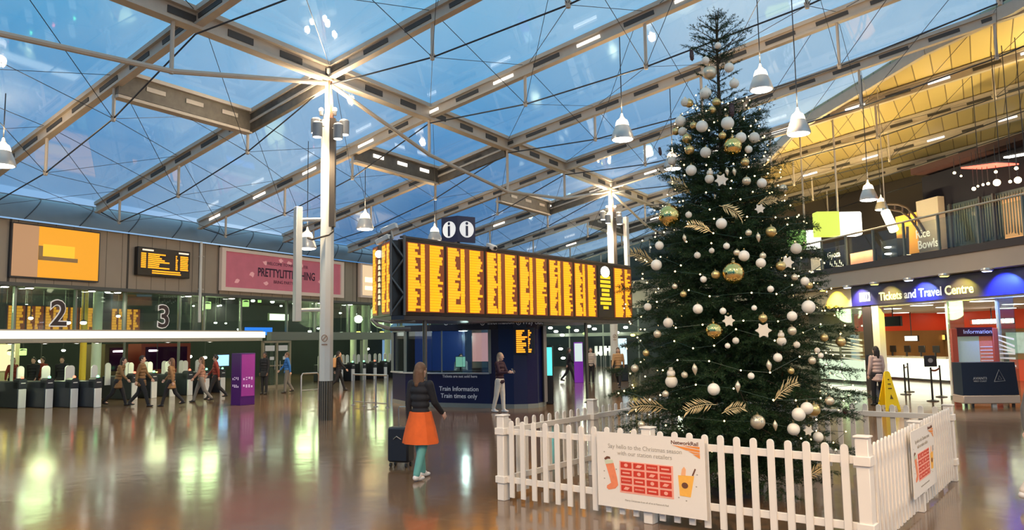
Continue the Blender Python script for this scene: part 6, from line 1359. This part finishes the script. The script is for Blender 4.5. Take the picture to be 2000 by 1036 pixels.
    for sx in (-1, 1):
        m = MB(); m.ball(head+V_((.028*sx, .084, .012)), 1, 8, 6, sc=(.011, .006, .006)); fin(m).build('eye', M_black, body)
    m = MB(); m.ball(head+V_((0, .088, -.058)), 1, 8, 6, sc=(.022, .006, .005)); fin(m).build('mouth', mat('lip', (.35, .12, .10), .5), body)
    o['_s'] = s
    return o, {k: v*s for k, v in J.items()}
def w2(o, v): return ownmat(o) @ Vector(v)
c_black = cloth('black_cloth', (.012, .012, .016)); c_cream = cloth('cream_cotton', (.66, .60, .52)); c_jean = cloth('dark_denim', (.02, .03, .05)); c_brown = cloth('brown_coat_cloth', (.20, .11, .045)); c_tan = cloth('tan_cloth', (.48, .27, .12)); c_or = cloth('bright_orange_cloth', (.75, .12, .015))
c_teal = cloth('teal_leggings', (.12, .36, .33)); c_blue = cloth('bright_blue_jacket', (.03, .16, .48)); c_pink = cloth('pale_pink_coat', (.62, .45, .40)); c_red = cloth('dull_red_cloth', (.25, .035, .02)); c_grey = cloth('grey_cloth', (.16, .15, .14)); c_plum = cloth('dark_plum_knit', (.035, .012, .025))
h_blond = mat('ash_blond_hair', (.42, .33, .24), .55, bump=.5, bscale=60, var=.2); h_brown = mat('brown_hair', (.14, .07, .035), .55, bump=.5, bscale=60, var=.3); h_dark = mat('dark_hair', (.018, .012, .01), .5, bump=.5, bscale=60, var=.2)
s_white = mat('white_trainer', (.72, .70, .68), .5, var=.04); s_black = mat('black_shoe', (.015, .013, .012), .4, var=.1)
WALK = dict(hl=.38, hr=-.30, kl=.12, kr=.45, al=-.35, ar=.40, el=.25, er=.35)
WALK2 = dict(hl=-.28, hr=.36, kl=.42, kr=.10, al=.35, ar=-.32, el=.35, er=.22)
# woman on her phone in front of the kiosk
o, J = person(flo(977, 806), radians(118), 1.70, 'person with ash blond hair, dark jumper and cream trousers, looking at a phone by kiosk', c_plum, c_cream, h_blond, s_white, dict(hl=.10, hr=-.16, kl=.05, kr=.10, al=.42, ar=.36, el=1.20, er=1.25, crl=.35, crr=.35, headp=.5), coat=.05)
ph = (J['wrl']+J['wrr'])/2 + (J['hdl']+J['hdr'])*.06
t2 = thing('phone', 'small dark phone held by the person by the kiosk', 'phone', tuple(w2(o, ph)), o.rotation_euler.z); MB().box((0, .02, .03), (.075, .012, .15), Matrix.Rotation(radians(35), 4, 'X')).build('case', M_black, t2, bevel=.004); MB().box((0, .012, .033), (.066, .004, .14), Matrix.Rotation(radians(35), 4, 'X')).build('screen', glow('phone_screen', (.7, .8, 1), .8), t2)
# traveller with the orange skirt, teal leggings and a black case
PO = flo(822, 936)
o, J = person(PO, radians(35), 1.72, 'person in dark jacket, long orange skirt and teal leggings, pulling a case', c_black, c_teal, h_brown, s_white, dict(hl=.20, hr=-.16, kl=.06, kr=.16, al=-.15, ar=.30, el=.2, er=.5), coat=.02, vox=.011)
m = MB(); m.lathe([(.17, .98), (.19, .9), (.235, .75), (.27, .60), (.285, .52), (.275, .52), (.25, .62), (.18, .88), (.16, .97)], 22); m.v = [(x*(1+.05*sin(9*math.atan2(y, x))), y*.82*(1+.05*sin(9*math.atan2(y, x))), z) for x, y, z in m.v]; m.build('skirt', c_or, o)
PC = flo(783, 912); t2 = thing('suitcase', 'black wheeled suitcase beside the person in the orange skirt', 'suitcase', tuple(PC), radians(-20))
MB().box((0, 0, .36), (.38, .24, .56)).build('shell', mat('black_suitcase', (.014, .016, .022), .45, var=.2), t2, bevel=.03)
for x in (-.14, .14):
    for y in (-.08, .08): MB().tube((x-.012, y, .035), (x+.012, y, .035), .035, n=12).build('wheel', M_black, t2)
m = MB(); m.path([(-.09, .10, .62), (-.09, .10, .92), (-.08, .10, .95), (.08, .10, .95), (.09, .10, .92), (.09, .10, .62)], .011, 6); m.build('handle', M_steel, t2); m = MB(); m.path([(-.07, -.125, .45), (0, -.15, .50), (.07, -.125, .45)], .008, 5); m.build('side_handle', M_steel, t2)
# people walking along the gates at the left
person(flo(228, 793.5), radians(85), 1.70, 'person in black top bending forward, brown coat, leftmost of the walkers', c_brown, c_black, h_dark, s_black, dict(WALK, lean=.25), coat=.22, group=None)
person(flo(275, 795), radians(80), 1.76, 'tall person in brown coat and black trousers, head turned right, walking', c_brown, c_black, h_dark, s_black, WALK2, coat=.16, long_hair=False)
person(flo(333, 794), radians(265), 1.66, 'person in long brown coat walking left, in front of the red kiosk', cloth('mid_brown_coat', (.26, .14, .06)), c_black, h_brown, s_black, WALK, coat=.22)
person(flo(392, 786), radians(250), 1.66, 'person in dusty pink brown jacket by the gates, left of purple tower', cloth('dusty_rose', (.34, .18, .13)), c_grey, h_brown, s_black, WALK2, coat=.06)
person(flo(420, 780), radians(250), 1.70, 'person in dark red jacket just left of the blue monitor', c_red, c_black, h_dark, s_black, WALK, coat=.04, long_hair=False)
# behind the gates
for x, y, az, t_, lab in ((22, 786, 100, c_red, 'person in rust red top behind the gates at the far left'), (62, 785, 170, c_black, 'person in black behind the gates, between the first and second gate'), (80, 783, 190, c_red, 'person with red bag strap behind the second gate from left'), (118, 784, 160, c_black, 'person in black hood behind the third gate from left')):
    person(flo(x, y), radians(az), 1.72, lab, t_, c_black, h_dark, s_black, WALK2, coat=.08, vox=.018, long_hair=False, hood='hood' in lab)
person(flo(516, 771), radians(200), 1.72, 'person all in black standing between the purple tower and double doors', c_black, c_black, h_dark, s_black, coat=.18, vox=.017, skin=M_skin2)
person(flo(560, 768), radians(250), 1.70, 'person in bright blue jacket and dark trousers by the double doors', c_blue, c_grey, h_brown, s_black, dict(WALK, hl=.15, hr=-.1), coat=.02, vox=.016, long_hair=False)
o, J = person(flo(661, 764), radians(70), 1.74, 'person in black with a tan bag, just right of the near column', c_black, c_black, h_dark, s_black, WALK, coat=.02, vox=.016)
t2 = thing('backpack', 'tan backpack on the person right of the near column', 'bag', tuple(w2(o, (0, -.20, 1.02))), o.rotation_euler.z)
MB().box((0, 0, .18), (.30, .18, .42)).build('pouch', c_tan, t2, bevel=.04)
for x in (-.11, .11): MB().path([(x, .06, .36), (x, .16, .46), (x, .30, .42), (x, .34, .20)], .016, 6).build('strap', c_tan, t2)
person(flo(1155, 750), radians(180), 1.66, 'far person with pale scarf and dark trousers, left of the board leg', cloth('pale_scarf_cloth', (.55, .45, .38)), c_black, h_dark, s_black, vox=.02)
person(flo(1209, 757), radians(200), 1.72, 'far person in dull brown coat beside the second column', c_tan, c_black, h_brown, s_black, WALK, coat=.15, vox=.02)
person(flo(1112, 747), radians(90), 1.7, 'far person in black left of the far purple totem', c_black, c_black, h_dark, s_black, WALK2, coat=.1, vox=.022)
# seated attendant in the kiosk
o, J = person(Vector((-1.75, 25.75, 0)), radians(180), 1.62, 'kiosk attendant with dark hair behind the pale green monitor', cloth('white_shirt', (.5, .52, .5)), c_black, h_dark, s_black, dict(al=.3, ar=.3, el=.8, er=.8, headp=.4), vox=.017, long_hair=False)
# woman in the pale coat by the wet floor sign
PW = flo(1742, 799)+Vector((.12, 1.0, 0)); PW.z = 0
o, J = person(PW, radians(-15), 1.70, 'person in pale pink coat with dark bob, carrying bag behind wet floor sign', c_pink, c_black, h_dark, s_black, dict(WALK, hl=.15, hr=-.12, al=.1, ar=-.1), coat=.14, vox=.014)
t2 = thing('handbag', 'black handbag carried by the person in the pale pink coat', 'bag', tuple(w2(o, J['wrr']+Vector((.06, 0, -.42)))), o.rotation_euler.z)
MB().prism([(-.20, 0), (.20, 0), (.14, .26), (-.14, .26)], .13, Matrix.Translation((0, -.06, 0))).build('bag_body', mat('black_leather', (.012, .010, .010), .35, var=.1), t2, bevel=.02); MB().path([(-.08, 0, .25), (-.06, 0, .36), (0, 0, .40), (.06, 0, .36), (.08, 0, .25)], .011, 6).build('bag_handle', M_black, t2)
PG = flo(1714, 792); t2 = thing('wheeled_bag', 'round grey soft bag on the floor left of the wet floor sign', 'bag', tuple(PG)+()); MB().ball((0, 0, .30), .20, 16, 12, sc=(.85, .7, 1.3)).build('bag_body', cloth('grey_bag', (.20, .18, .18)), t2); MB().lathe([(.10, 0), (.12, .06), (.05, .08)], 12).build('wheel_base', M_black, t2)
# person walking out of the picture at the right edge: only a trailing shoe shows
PR = flo(1992, 986)+Vector((.42, .05, 0))
person(PR, radians(80), 1.72, 'person striding out of the frame, only a pale shoe at the right edge', c_grey, c_cream, h_brown, s_white, dict(hl=.42, hr=-.46, kl=.08, kr=.30, al=-.3, ar=.3), vox=.014)
# people at the ticket counters, farther in
for x, y, lab, t_ in ((1960, 772, 'person in dark plum coat behind the navy stand, in the hall', c_plum)  ,):
    person(flo(x, y), radians(180 if x == 1797 else 20), 1.66, lab, t_, c_black, h_dark, s_black, vox=.02)
